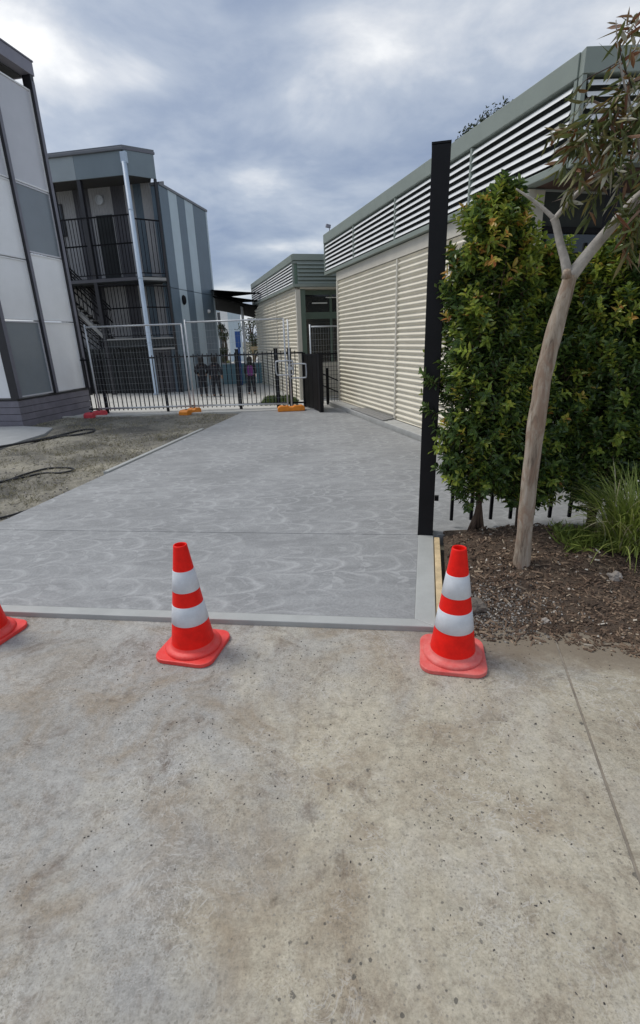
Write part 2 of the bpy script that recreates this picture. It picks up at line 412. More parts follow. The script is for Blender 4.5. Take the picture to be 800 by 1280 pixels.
def boxes(name, m, parent, size, spots, rot=None):
    """alike boxes that share one mesh; spots are centres"""
    key = (name, m, tuple(round(x, 4) for x in size))
    if key not in _unit:
        x, y, z = size; _unit[key] = MB().box(-x / 2, x / 2, -y / 2, y / 2, -z / 2, z / 2).mesh(name, m)
    out = []
    for p in spots:
        o = link(name, _unit[key], parent, p)
        if rot: o.rotation_euler = rot
        out.append(o)
    return out
def smoothpath(pts, n=6):
    pts = [Vector(p) for p in pts]; out = []
    for i in range(len(pts) - 1):
        p0, p1, p2, p3 = pts[max(i - 1, 0)], pts[i], pts[i + 1], pts[min(i + 2, len(pts) - 1)]
        for k in range(n):
            t = k / n
            out.append(.5 * ((2 * p1) + (p2 - p0) * t + (2 * p0 - 5 * p1 + 4 * p2 - p3) * t * t + (3 * p1 - p0 - 3 * p2 + p3) * t ** 3))
    return out + [pts[-1]]
def add_leaf(mb, p, d, nrm, L, w, tint, curl=.15, fold=.25):
    """leaf of two folded quads from base p along d"""
    d = d.normalized(); s_ = d.cross(nrm)
    s_ = d.orthogonal().normalized() if s_.length < 1e-4 else s_.normalized()
    u = s_.cross(d)
    o = len(mb.v)
    q1 = p + d * L * .3; q2 = p + d * L * .68 - u * L * curl * .5; tip = p + d * L - u * L * curl
    for v in (p, q1 + s_ * w * .42 + u * w * fold, q2 + s_ * w * .42 + u * w * fold, tip, q2 - s_ * w * .42 + u * w * fold, q1 - s_ * w * .42 + u * w * fold):
        mb.v.append(tuple(v))
    mb.f += [(o, o + 1, o + 2, o + 3), (o, o + 3, o + 4, o + 5)]; mb.t += [tint, tint]
def rvec(r=rnd):
    while True:
        v = Vector((r.uniform(-1, 1), r.uniform(-1, 1), r.uniform(-1, 1)))
        if .05 < v.length < 1: return v.normalized()
def nz(x, y, s=1.0, seed=0): return mnoise.noise(Vector((x * s + seed * 7.3, y * s - seed * 3.1, seed * 1.7)))

# ------------------------------------------------------------------ the ground
g_ = MB(); g_.box(-400, 400, -60, 800, -1.2, -.06)
struct(g_.build('ground', 'dirt'))
apron = struct(empty('concrete_apron'))
# two panels either side of a tooled joint; joint runs from (1.281,2.194) to (.996,1.09)
jd = Vector((1.281 - .996, 2.194 - 1.09)).normalized(); jn = Vector((jd.y, -jd.x))
def jp(t, off): p = Vector((1.281, 2.194)) + jd * t + jn * off; return (p.x, p.y)
MB().prism([(-9, -5), jp(-7.2, -.006), jp(.62, -.006), (.62, 2.56), (-3.7, 3.10), (-9, 3.8)], -.2, 0).build('panel', 'aged_concrete', apron)
MB().prism([jp(-7.2, .006), (9, -5), (9, 2.3), (2.6, 2.75), jp(.62, .006)], -.2, 0).build('panel', 'aged_concrete', apron)
MB().prism([jp(-7.2, -.006), jp(-7.2, .006), jp(.62, .006), jp(.62, -.006)], -.2, -.004).build('joint', 'joint_filler', apron)

slab = struct(empty('concrete_slab'))
SZ = .036
def ledge(y): return -3.26 + .19 * (y - 4.696)
fl, fr = Vector((-3.57, 3.085)), Vector((.673, 2.536))
JL, JR = Vector((ledge(4.5), 4.505)), Vector((.985, 3.968))
fd = (fr - fl).normalized(); fn = Vector((-fd.y, fd.x)); rd = (JR - fr).normalized(); rn = Vector((-rd.y, rd.x))
BW = .085
def pl(*v): return [tuple(x) for x in v]
# inner corner of the smooth border
den = fd.x * rd.y - fd.y * rd.x
def isect(p, d, q_, e):
    t = ((q_.x - p.x) * e.y - (q_.y - p.y) * e.x) / (d.x * e.y - d.y * e.x); return p + d * t
ic = isect(fl + fn * BW, fd, fr + rn * .13, rd)
il = fl + fn * BW
jdv = (JR - JL).normalized(); jnv = Vector((-jdv.y, jdv.x))
ir = isect(JL - jnv * .004, jdv, fr + rn * .13, rd)
MB().prism(pl(il, ic, ir, JL - jnv * .004), -.12, SZ - .002).build('panel', 'swirl_concrete', slab)
MB().prism(pl(fl, fr, ic, il), -.12, SZ).build('edge_band', 'trowelled_concrete', slab, bevel=.006)
MB().prism(pl(ic, fr, JR - jnv * .004, ir), -.12, SZ).build('edge_band', 'trowelled_concrete', slab, bevel=.006)
j1, j2 = JL + jnv * .004, JR + jnv * .004
kerbx = lambda y: 2.022 + (6.741 - y) * .2747
MB().prism([tuple(j1), tuple(j2), (1.35, 3.93), (2.84, 3.74), (kerbx(6), 6.0), (kerbx(9), 9.0), (kerbx(11.55), 11.55), (.72, 12.3), (ledge(12.3), 12.3), (ledge(8), 8.0)],
           -.12, SZ - .002).build('panel', 'swirl_concrete', slab)
MB().prism(pl(JL - jnv * .004, JR - jnv * .004, j2, j1), -.12, SZ - .012).build('joint', 'dark_gap', slab)
# pale paving behind the fence
pv = MB(); pv.prism([(-9.5, 12.62), (.75, 12.31), (1.2, 14.6), (-.6, 15.2), (-2.2, 21), (-3, 60), (-14, 60)], -.3, .004)
struct(pv.build('paving', 'pale_paving'))
kb = MB(); kb.prism([(ledge(12.31), 12.31), (-9.2, 12.52), (-9.2, 12.61), (.72, 12.306), (.72, 12.302)], -.2, .05)
struct(kb.build('kerb', 'pale_paving', bevel=.01))
# left yard: uneven dirt
yd = MB(); nx, ny = 70, 90; x0, x1, y0, y1 = -9.5, -1.6, 2.9, 12.5
def yard_z(x, y):
    e = min(1, max(0, (ledge(y) - .02 - x) / .25))
    return (.012 + .022 * nz(x, y, 1.2, 1) + .012 * nz(x, y, 5, 2)) * e + (-.03) * (1 - e)
for j in range(ny + 1):
    for i in range(nx + 1):
        x, y = x0 + (x1 - x0) * i / nx, y0 + (y1 - y0) * j / ny
        yd.v.append((x, y, yard_z(x, y)))
for j in range(ny):
    for i in range(nx):
        a = j * (nx + 1) + i
        if yd.v[a][0] < ledge(yd.v[a][1]) + .1: yd.f.append((a, a + 1, a + nx + 2, a + nx + 1))
struct(yd.build('dirt_yard', 'dry_dirt', smooth=True))
struct(MB().prism([(-9, 11.3), (-6.6, 11.15), (-5.75, 10.75), (-5.55, 10.0), (-5.62, 9.3), (-5.66, 8.2), (-9, 8.0)], -.1, .045).build('path', 'path_concrete', bevel=.01))
# raw formed lip along the slab's left edge
struct(MB().prism([(ledge(6.6) - .075, 6.6), (ledge(6.6) - .004, 6.6), (ledge(9.9) - .004, 9.9), (ledge(9.9) - .075, 9.9)], -.1, SZ + .022).build('edging_strip', 'trowelled_concrete', bevel=.006))
# kerb strip at the foot of the right-hand classroom
NRH = -15.36; NR = Vector((.632, 13.277))
ky, kx = Vector((math.sin(R(NRH)), math.cos(R(NRH)))), Vector((math.cos(R(NRH)), -math.sin(R(NRH))))
def nrp(x, y): p = NR + kx * x + ky * y; return (p.x, p.y)
struct(MB().prism([nrp(-.33, -10), nrp(-.02, -10), nrp(-.02, -.1), nrp(-.33, -.1)], -.2, .115).build('kerb', 'kerb_concrete', bevel=.012))
struct(MB().prism([nrp(-.02, -10), nrp(6, -10), nrp(6, -.1), nrp(-.02, -.1)], -.2, .09).build('footing', 'kerb_concrete'))

# mulch bed
BED = [(.74, 2.56), (.95, 2.46), (1.27, 2.43), (1.72, 2.27), (2.4, 2.1), (3.6, 2.05), (3.8, 4.0), (2.84, 3.72), (1.02, 3.93), (1.02, 3.85)]
def bed_edge(x):   # front edge
    for (ax, ay), (bx, by) in zip(BED[:5], BED[1:6]):
        if ax <= x <= bx: return ay + (by - ay) * (x - ax) / (bx - ax)
    return 2.56 if x < .74 else 2.05
def bed_z(x, y):
    fe = bed_edge(x) + .035 * nz(x, 0, 7, 5)
    t = min(1, max(0, (y - fe) / .85)); le = (.715 + (y - 2.53) * .226)
    s_ = min(1, max(0, (x - le) / .30))
    h = .085 * (t * t * (3 - 2 * t)) * (.35 + .65 * s_)
    mound = .10 * math.exp(-((x - 1.75) ** 2 / .30 + (y - 3.55) ** 2 / .10))
    near = min(1, max(0, (y - fe) / .10))
    return -.02 + near * (.022 + h + mound * s_ + (.026 * nz(x, y, 6, 3) + .018 * nz(x, y, 17, 4)) * (.5 + t))
bd = MB(); nx, ny = 110, 80; X0, X1, Y0, Y1 = .72, 3.7, 1.9, 4.0
for j in range(ny + 1):
    for i in range(nx + 1):
        y = Y0 + (Y1 - Y0) * j / ny; le = .715 + max(0, y - 2.53) * .226 + .03
        x = le + (X1 - le) * (i / nx) ** 1.2
        bd.v.append((x, y, bed_z(x, y) if y < 3.9 - (x - 1.3) * .1 else min(bed_z(x, y), .06)))
for j in range(ny):
    for i in range(nx):
        a = j * (nx + 1) + i; bd.f.append((a, a + 1, a + nx + 2, a + nx + 1))
bed = struct(bd.build('garden_bed', 'mulch_soil', smooth=True))
def chips(name, n, m, fn, size, tints, seed):
    r = random.Random(seed); mb = MB()
    while n:
        x, y, z, ok = fn(r)
        if not ok: continue
        n -= 1
        L, w, h = size(r); M = Matrix.Rotation(r.uniform(0, 6.3), 4, 'Z') @ Matrix.Rotation(r.gauss(0, .35), 4, 'X') @ Matrix.Rotation(r.gauss(0, .3), 4, 'Y')
        M.translation = (x, y, z + h * .3)
        k = r.uniform(.3, .9)
        mb.raw([(-L / 2, -w / 2, 0), (L / 2, -w / 2 * k, 0), (L / 2 * .8, w / 2, 0), (-L / 2 * k, w / 2, 0), (-L / 2, 0, h), (L / 2 * .9, 0, h * .8)],
               [(0, 1, 5, 4), (1, 2, 5), (2, 3, 4, 5), (3, 0, 4)], M)
        t = tints(r); mb.t += [t] * 4
    return mb.build(name, m)
def inbed(r):
    x, y = r.uniform(.78, 3.3), r.uniform(2.05, 3.9)
    le = .715 + (y - 2.53) * .226 + .06
    fe = bed_edge(x) - abs(r.gauss(0, .035))
    return x, y, max(bed_z(x, y), 0), (x > le and y > fe)
tag(chips('mulch', 11000, 'mulch_chip', inbed, lambda r: (min(.085, .008 + r.expovariate(55)), r.uniform(.004, .015), r.uniform(.003, .012)), lambda r: min(1, max(0, r.gauss(.42, .26))), 11),
    'dark brown bark mulch strewn over the garden bed', 'mulch', kind='stuff')
def ingrit(r):
    x, y = r.gauss(1.0, .22), r.gauss(2.72, .16)
    return x, y, max(bed_z(x, y), 0), (x > .73 + (y - 2.53) * .226 and y > 2.38)
tag(chips('gravel', 1500, 'grit', ingrit, lambda r: (r.uniform(.004, .014),) * 2 + (r.uniform(.004, .01),), lambda r: r.uniform(.4, 1), 12),
    'pale loose gravel at the corner of the garden bed', 'gravel', kind='stuff')
def onapron(r):
    x, y = r.uniform(-2.5, 2.2), r.uniform(.4, 2.5)
    return x, y, 0, nz(x, y, 1.3, 9) > r.uniform(-.35, .5)
tag(chips('debris', 900, 'grit', onapron, lambda r: (r.uniform(.003, .010), r.uniform(.003, .007), r.uniform(.001, .003)), lambda r: r.uniform(0, .35), 13),
    'tiny dark crumbs of grit scattered on the concrete apron', 'grit', kind='stuff')
def inyard(r):
    x, y = r.uniform(-7, -1.7), r.uniform(3.3, 12.3)
    return x, y, yard_z(x, y), x < ledge(y) - .03 + .07 * nz(0, y, 5, 3) and not (x < -5.5 and 8 < y < 11.2)
tag(chips('gravel', 2600, 'grit', inyard, lambda r: (r.uniform(.008, .035), r.uniform(.008, .025), r.uniform(.004, .014)), lambda r: r.uniform(.55, 1.0), 14),
    'loose stones lying over the bare yard left of the new slab', 'gravel', kind='stuff')
gm = MB(); r = random.Random(5)
for k in range(11000):
    x, y, z, ok = inyard(r)
    if not ok or nz(x, y, 1.1, 6) + .5 * nz(x, y, 4, 8) < r.uniform(-.15, .3): continue
    for _ in range(2):
        d = Vector((r.uniform(-1, 1), r.uniform(-1, 1), r.uniform(.25, 1))); add_leaf(gm, Vector((x + r.uniform(-.02, .02), y, z)), d, rvec(r), r.uniform(.025, .085), .008, r.random(), .2, .1)
tag(gm.build('grass', 'dry_grass'), 'sparse dead straw-coloured grass on the bare yard', 'grass', kind='stuff')

# ------------------------------------------------------------------ left block: steel fins, screen panels, boarded plinth
LB = empty('screened_building', (-6.623, 11.164, 0), 11.5)
tag(LB, 'two-storey block with grey and white screen panels between dark steel fins, boarded plinth', 'building')
LEN = 2.52
# plinth boards: right-hand face (x=0 plane) and camera face (y=0 plane)
zs = [0, .15, .30, .45, .597]
for i in range(4):
    a, b_ = zs[i] + .004 - (.1 if i == 0 else 0), zs[i + 1] - .006
    box('plinth_board', 'plinth_board', LB, -.03, .0, .03, LEN, a, b_, bevel=.004)
    box('plinth_board', 'plinth_board', LB, -2.8, .0, -.0, .03, a, b_, bevel=.004)
box('plinth_backing', 'dark_gap', LB, -2.8, -.032, .032, LEN - .01, -.1, .59)
box('base_rail', 'fin_steel', LB, -.06, .012, -.012, LEN + .01, .6, .64)
box('base_rail', 'fin_steel', LB, -2.8, -.062, -.012, .06, .6, .64)
fins = [0.03, 1.22, LEN - .06]
for i, fy in enumerate(fins):
    w = .10 if i != 1 else .09
    f = box('fin', 'fin_steel', LB, -.14, .07, fy - w / 2, fy + w / 2, .642, 7.398)
    box('edge_strip', 'fin_edge', f, .071, .079, fy - w / 2 + .004, fy + w / 2 - .004, .65, 7.28)
boxes('fin', 'fin_steel', LB, (.10, .21, 6.66), [(x, .035, .642 + 3.33) for x in (-1.22, -2.5)])
cols = [(.085, 1.17, [(.66, 2.27, 'panel_dark'), (2.29, 3.55, 'panel_light'), (3.57, 5.1, 'panel_light'), (5.12, 7.1, 'panel_mid')]),
        (1.27, LEN - .115, [(.66, 2.27, 'panel_light'), (2.29, 3.72, 'panel_light'), (3.74, 5.12, 'panel_dark'), (5.14, 7.12, 'panel_mid')])]
def framed(par, plane, a, b_, z0, z1, m):
    if plane == 'x': p = box('panel', m, par, -.035, -.012, a + .03, b_ - .03, z0 + .03, z1 - .03); bars = [(-.045, .006, a, b_, z0, z0 + .03), (-.045, .006, a, b_, z1 - .03, z1), (-.045, .006, a, a + .03, z0 + .031, z1 - .031), (-.045, .006, b_ - .03, b_, z0 + .031, z1 - .031)]
    else: p = box('panel', m, par, a + .03, b_ - .03, .012, .035, z0 + .03, z1 - .03); bars = [(a, b_, -.006, .045, z0, z0 + .03), (a, b_, -.006, .045, z1 - .03, z1), (a, a + .03, -.006, .045, z0 + .031, z1 - .031), (b_ - .03, b_, -.006, .045, z0 + .031, z1 - .031)]
    fm = MB()
    for q_ in bars: fm.box(*q_)
    fm.build('panel_frame', 'panel_edge' if m != 'panel_dark' else 'panel_mid', p)
for a, b_, rows in cols:
    for z0, z1, m in rows: framed(LB, 'x', a, b_, z0, z1, m)
for a, b_ in ((-1.16, -.08), (-2.44, -1.28)):
    for z0, z1, m in ((.66, 2.27, 'panel_light'), (2.29, 3.55, 'panel_dark'), (3.57, 5.1, 'panel_light'), (5.12, 7.1, 'panel_mid')): framed(LB, 'y', a, b_, z0, z1, m)
rf = MB().prism([(.085, -.25), (.085, LEN + .03), (-3.1, LEN + .03), (-3.1, -.25)], 7.40, 7.66).build('roof', 'fascia_grey', LB, bevel=.01)
box('cap_flashing', 'fin_edge', rf, -3.12, .10, -.27, LEN + .045, 7.66, 7.69)
box('soffit_lining', 'soffit', LB, -3.05, -.15, -.18, LEN - .12, 7.36, 7.398)
box('rear_wall', 'panel_dark', LB, -2.8, -2.7, .15, LEN - .2, .6, 7.3)
box('floor_slab', 'slab_grey', LB, -2.75, -.2, .1, LEN - .1, 3.5, 3.7)

# ------------------------------------------------------------------ stair block with chamfered corner and striped wing
SB = empty('stair_building', (-5.648, 17.88, 0), 11.5)
tag(SB, 'grey-blue two-storey block with open stair, black balustrades and vertically striped side wall', 'building')
poly_out = [(-4.2, -.02), (0, -.02), (.69, .67), (-.9, 3.2), (-4.2, 3.2)]
MB().prism(poly_out, 7.385, 7.44).build('roof', 'roof_trim', SB)
MB().prism([(-4.15, .1), (-.04, .1), (.5, .66), (-.95, 3.1), (-4.15, 3.1)], 6.72, 6.76).build('soffit_lining', 'soffit', SB)
# fascia panels, face A and chamfer
for a, b_, m in ((-4.15, -1.73, 'clad_panel_b'), (-1.722, -.06, 'clad_panel_a')):
    box('fascia_panel', m, SB, a, b_, 0, .05, 6.665, 7.30)
box('gutter', 'roof_trim', SB, -4.2, .02, -.07, .05, 7.305, 7.383, bevel=.01)
Mc = Matrix.Rotation(R(45), 4, 'Z')
MB().box(.03, .94, .0, .05, 6.665, 7.32, Mc).build('fascia_panel', 'clad_panel_a', SB)
MB().box(-.02, .98, -.02, .055, 7.325, 7.383, Mc).build('gutter', 'fin_edge', SB)
box('column', 'fin_steel', SB, -.10, -.01, .01, .10, 0, 7.30)
MB().box(.87, .95, .0, .08, -.2, 6.66, Mc).build('column', 'fin_steel', SB)
box('column', 'fin_steel', SB, -1.75, -1.62, .02, .14, 0, 6.66)
box('column', 'fin_steel', SB, -2.75, -2.63, .02, .14, 0, 6.66)
pp = MB().tube([(.03, -.06, 6.98), (.03, -.06, .12), (.04, -.10, .03), (.06, -.20, .0)], .076, 14).build('downpipe', 'pipe_blue', SB, smooth=True)
for z in (1.75, 3.75, 5.7): MB().lathe([(.08, -.02), (.088, 0), (.08, .02)], 16).build('pipe_bracket', 'pipe_blue', pp).location = (.03, -.06, z)
MB().box(-.06, .12, -.09, .03, 6.96, 7.25).build('rain_head', 'pipe_blue', pp)
# facade behind the balcony, ribbed cladding per panel
FY = 1.15
def ribbed(name, m, x0, x1, y, z0, z1, pitch=.09, amp=.012):
    mb = MB(); n = max(2, int((x1 - x0) / pitch) * 4)
    for i in range(n + 1):
        x = x0 + (x1 - x0) * i / n; o = (amp, amp, 0, 0)[i % 4]
        mb.v += [(x, y - o, z0), (x, y - o, z1)]
    mb.f = [(2 * i, 2 * i + 2, 2 * i + 3, 2 * i + 1) for i in range(n)]
    return mb.build(name, m, SB)
edges = [(-4.1, -2.72, 'clad_ribbed'), (-2.72, -2.12, 'clad_rib_dark'), (-2.12, -1.28, 'clad_ribbed'), (-1.28, -.80, 'clad_rib_dark'), (-.80, -.46, 'clad_ribbed'), (-.46, -.17, 'clad_slate'), (-.17, .68, 'clad_ribbed')]
for a, b_, m in edges:
    ribbed('wall_panel', m, a, b_, FY, 3.84, 6.72); ribbed('wall_panel', m, a, b_, FY + .004, -.1, 3.72)
w = box('window', 'fin_steel', SB, -3.95, -3.2, FY - .05, FY - .016, 5.35, 6.35)
box('pane', 'glass_dark', w, -3.90, -3.25, FY - .058, FY - .052, 5.40, 5.82); box('pane', 'glass_dark', w, -3.90, -3.25, FY - .058, FY - .052, 5.88, 6.30)
box('lamp_tube_or_reflection', 'lamp_tube_or_reflection', w, -3.8, -3.3, FY - .075, FY - .06, 5.83, 5.865)
ck = MB().lathe([(0, 0), (.15, 0), (.16, .02), (.15, .06), (.11, .06), (.105, .045), (0, .045)], 24).build('round_vent', 'galvanised', SB, smooth=False)
ck.rotation_euler = (R(90), 0, 0); ck.location = (-1.72, FY - .015, 6.36)
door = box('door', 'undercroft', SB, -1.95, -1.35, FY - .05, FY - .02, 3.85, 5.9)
# floors
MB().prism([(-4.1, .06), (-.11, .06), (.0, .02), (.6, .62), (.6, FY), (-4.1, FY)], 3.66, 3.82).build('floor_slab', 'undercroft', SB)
box('slab_edge', 'clad_rib_dark', SB, -4.1, -.11, .01, .055, 3.70, 3.80)
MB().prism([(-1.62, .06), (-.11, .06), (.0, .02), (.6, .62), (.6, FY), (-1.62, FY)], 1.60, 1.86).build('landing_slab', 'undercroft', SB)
box('landing_edge', 'slab_grey', SB, -1.6, -.11, .01, .055, 1.86, 1.90)
MB().box(.08, .86, .0, .04, 1.862, 1.9, Mc).build('landing_edge', 'slab_grey', SB); MB().box(.08, .86, .0, .04, 1.5, 1.56, Mc).build('landing_edge', 'slab_grey', SB)
MB().box(.08, .86, .0, .04, 3.70, 3.79, Mc).build('slab_edge', 'slab_grey', SB)
# undercroft screens
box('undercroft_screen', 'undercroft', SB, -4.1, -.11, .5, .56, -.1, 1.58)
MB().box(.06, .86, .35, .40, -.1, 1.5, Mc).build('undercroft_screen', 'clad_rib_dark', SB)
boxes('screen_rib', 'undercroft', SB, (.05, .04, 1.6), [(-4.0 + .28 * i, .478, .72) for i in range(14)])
def balustrade(x0, x1, y, z0, z1, M=None, mid=True):
    e = link('balustrade', None, SB)
    if M is not None: e.rotation_euler = M.to_euler()
    box('top_rail', 'black_steel', e, x0, x1, y - .02, y + .02, z1 - .04, z1)
    box('bottom_rail', 'black_steel', e, x0, x1, y - .015, y + .015, z0 + .06, z0 + .09)
    if mid: box('hand_rail', 'black_steel', e, x0, x1, y + .03, y + .07, z0 + .95, z0 + .99)
    n = int((x1 - x0) / .115)
    boxes('baluster', 'black_steel', e, (.016, .016, round(z1 - z0 - .10, 3)), [(x0 + (i + .5) * (x1 - x0) / n, y, (z0 + z1) / 2 + .025) for i in range(n)])
balustrade(-4.1, -.12, .03, 3.84, 5.62); balustrade(-1.60, -.12, .03, 1.9, 3.62)
balustrade(.08, .86, .02, 3.84, 5.50, Mc, False); balustrade(.08, .86, .02, 1.9, 3.55, Mc)
# stair flights, front one from upper floor down to the landing, one from landing level to the ground behind
def flight(x_hi, z_hi, x_lo, z_lo, ya, yb):
    st = link('stair_flight', None, SB); n = 11
    for i in range(n):
        t = (i + .5) / n; boxes('tread', 'slab_grey', st, (.19, yb - ya - .08, .04), [(x_hi + (x_lo - x_hi) * t, (ya + yb) / 2, z_hi + (z_lo - z_hi) * (i + 1) / (n + 1))])
    for y in (ya, yb):
        MB().bar((x_hi, y, z_hi - .1), (x_lo, y, z_lo - .1), .04, .12).build('stringer', 'slab_grey' if y == ya else 'black_steel', st)
        for h in (.55, .95, 1.05): MB().bar((x_hi, y, z_hi + h), (x_lo, y, z_lo + h), .035).build('hand_rail', 'black_steel', st)
        boxes('baluster', 'black_steel', st, (.016, .016, .95), [(x_hi + (x_lo - x_hi) * (i + .5) / 14, y, z_hi + (z_lo - z_hi) * (i + .5) / 14 + .5) for i in range(14)])
flight(-3.6, 3.84, -1.65, 1.9, .2, .62); flight(-3.6, 1.95, -1.75, .45, .68, 1.05)
# striped wing: plane x = .68 receding
SX = .683
ys = [.70, 1.335, 1.974, 2.586, 3.274, 4.43]
for i in range(5):
    m = 'clad_slate' if i % 2 == 0 else 'clad_pale'
    box('stripe_panel', m, SB, SX - .05, SX, ys[i] + .004, ys[i + 1] - .004, 3.50, 6.52); box('stripe_panel', m, SB, SX - .05, SX, ys[i] + .004, ys[i + 1] - .004, -.4, 3.48)
box('corner_trim', 'clad_pale', SB, SX - .07, SX + .012, 4.434, 4.56, -.4, 6.52, bevel=.008)
box('wall_core', 'clad_slate', SB, SX - .3, SX - .052, .75, 4.5, -.4, 6.5)
box('rear_wall', 'clad_slate', SB, -4.1, SX - .075, 4.45, 4.54, -.4, 6.5)
box('wing_roof', 'roof_trim', SB, SX - .32, SX + .03, .74, 4.6, 6.525, 6.60); box('wing_roof', 'roof_trim', SB, -4.1, SX - .322, FY + .2, 4.6, 6.525, 6.60)
lp = MB().lathe([(0, 0), (.09, 0), (.10, .05), (.07, .10), (0, .12)], 16).build('wall_lamp', 'black_steel', SB, smooth=True)
lp.rotation_euler = (0, R(90), 0); lp.scale = (1.7, 1, 1); lp.location = (SX + .001, 1.55, 3.15)
dm = MB().lathe([(.07, 0), (.07, .03), (.05, .08), (0, .10)], 14).build('dome_camera', 'white_trim', SB, smooth=True); dm.rotation_euler = (0, R(90), 0); dm.location = (SX + .001, 3.75, 2.86)

# ------------------------------------------------------------------ green and cream classrooms on the right
def corrugated(name, par, ya, yb, z0, z1, x, m, pitch=.1, amp=.021, along='y'):
    mb = MB(); n = int((z1 - z0) / pitch) * 8
    for i in range(n + 1):
        z = z0 + (z1 - z0) * i / n; ph = (z / pitch) % 1.0
        o = amp * math.cos(2 * math.pi * ph); o = math.copysign(abs(o / amp) ** .7 * amp, o)
        mb.v += [(x - o, ya, z), (x - o, yb, z)] if along == 'y' else [(ya, x - o, z), (yb, x - o, z)]
    mb.f = [(2 * i, 2 * i + 1, 2 * i + 3, 2 * i + 2) for i in range(n)]
    return mb.build(name, m, par, smooth=True)
def louvre_mesh(L, m):
    """one blade of length L along y, tilted so its upper face sheds rain outwards"""
    return MB().raw([(-.045, 0, -.031), (-.014, 0, .023), (.014, 0, .028), (.010, 0, .021), (-.045, L, -.031), (-.014, L, .023), (.014, L, .028), (.010, L, .021)],
                    [(0, 1, 5, 4), (1, 2, 6, 5), (2, 3, 7, 6), (3, 0, 4, 7), (0, 3, 2, 1), (4, 5, 6, 7)]).mesh('louvre_blade', m)
def louvre_band(par, y0, y1, x, z0, z1, n, splits, M=None, m='louvre_slat', trim='green_trim', back='louvre_back'):
    """fascia: cap, blades per bay, bottom trim; face on the -x side"""
    e = link('louvre_fascia', None, par)
    if M is not None: e.matrix_local = M
    H = z1 - z0
    box('cap_flashing', trim, e, x - .06, x + .10, y0, y1, z1 - .20 * H / .92, z1, bevel=.006)
    box('bottom_trim', trim, e, x - .055, x + .10, y0, y1, z0, z0 + .075, bevel=.006)
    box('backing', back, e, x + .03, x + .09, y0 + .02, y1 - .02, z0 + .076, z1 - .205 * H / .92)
    zz0, zz1 = z0 + .085, z1 - .215 * H / .92
    pts = [y0 + .05] + splits + [y1 - .05]
    for a, b_ in zip(pts, pts[1:]):
        me = louvre_mesh(b_ - a - .04, m)
        for k in range(n): link('louvre_blade', me, e, (x - .008, a + .02, zz0 + (k + .5) * (zz1 - zz0) / n))
    for s_ in splits + [y0 + .02, y1 - .02]: box('mullion', trim, e, x - .052, x + .028, s_ - .02, s_ + .02, z0 + .076, z1 - .205 * H / .92)
    return e
NB = empty('classroom_building', (NR.x, NR.y, 0), NRH)
tag(NB, 'long cream corrugated classroom with pale green louvred fascia beside the slab', 'building')
WZ0, WZ1 = .12, 2.99
for a, b_ in ((-7.05, -3.575), (-3.515, -.06)): corrugated('wall_sheet', NB, a, b_, WZ0, WZ1, 0, 'cream_sheet')
box('cover_strip', 'cream_flat', NB, -.032, .02, -3.572, -3.518, WZ0, WZ1, bevel=.004)
box('corner_trim', 'cream_flat', NB, -.035, .03, -.058, .02, WZ0, 3.0, bevel=.004)
box('corner_trim', 'cream_flat', NB, -.035, .03, -7.12, -7.053, WZ0, 3.0, bevel=.004)
box('head_band', 'cream_flat', NB, -.028, .05, -7.12, .02, 3.003, 3.20)
box('wall_core', 'cream_flat', NB, .05, .2, -7.1, 0, .1, 3.2)
corrugated('wall_sheet', NB, .02, 5, WZ0, WZ1, .0, 'cream_sheet', along='x')
louvre_band(NB, -7.77, .80, -.045, 3.215, 4.145, 7, [-5.95, -3.56, -1.4])
# end fascia: runs away to the right from the near corner
ang = math.atan2(math.cos(R(106)), math.sin(R(106)))     # direction of run in local xy
Me = Matrix.Translation((-.092, -7.765, 0)) @ Matrix.Rotation(ang + math.pi / 2, 4, 'Z') @ Matrix.Translation((0, -3.2, 0))
louvre_band(NB, 0, 3.195, -.045, 3.215, 4.145, 7, [1.6], Me)
MB().prism([(-.02, .75), (-.02, -7.7), (3.0, -8.55), (5.2, -7.5), (5.2, .75)], 3.90, 3.98).build('roof', 'roof_sheet', NB)
MB().prism([(.03, -7.05), (.03, -7.68), (2.9, -8.45), (5, -7.4), (5, -7.05)], 3.225, 3.25).build('soffit_lining', 'brown_soffit', NB)
# shaded end wall with black window frames
box('end_wall', 'cream_flat', NB, .22, 5, -7.06, -6.95, .1, 1.0)
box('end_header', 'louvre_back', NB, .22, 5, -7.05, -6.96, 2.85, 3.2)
for k in range(4):
    a = .24 + k * 1.15
    wd = MB(); wd.box(a, a + 1.12, -7.09, -7.0, 1.0, 1.06).box(a, a + 1.12, -7.09, -7.0, 2.78, 2.84).box(a, a + .05, -7.09, -7.0, 1.06, 2.78).box(a + 1.07, a + 1.12, -7.09, -7.0, 1.06, 2.78).box(a + .05, a + 1.07, -7.085, -7.005, 2.1, 2.16)
    wo_ = wd.build('window', 'black_steel', NB)
    box('pane', 'glass_dark', wo_, a + .05, a + 1.07, -7.05, -7.04, 1.06, 2.1); box('pane', 'glass_dark', wo_, a + .05, a + 1.07, -7.05, -7.04, 2.16, 2.78)
pst = MB().box(.3, .4, -8.0, -7.9, .1, 3.22).build('verandah_post', 'black_steel', NB)
# boards left lying on the kerb strip
for k in range(3):
    o = MB().box(-.055, .055, -.98 + .08 * k, .95 - .05 * k, 0, .028).build('timber_plank', 'grey_timber', bevel=.004)
    p = nrp(-.265 + .115 * k, -2.7 - .02 * k); o.location = (p[0], p[1], .116); o.rotation_euler = (0, R(1.0 * k), -R(NRH) + R(.4 * k - .4))
    tag(o, ('outermost grey plank, next to the drain line, lying on the kerb', 'middle one of three grey planks lying on the kerb', 'grey plank tight against the cream wall, lying on the kerb')[k], 'plank', 'planks on the kerb')

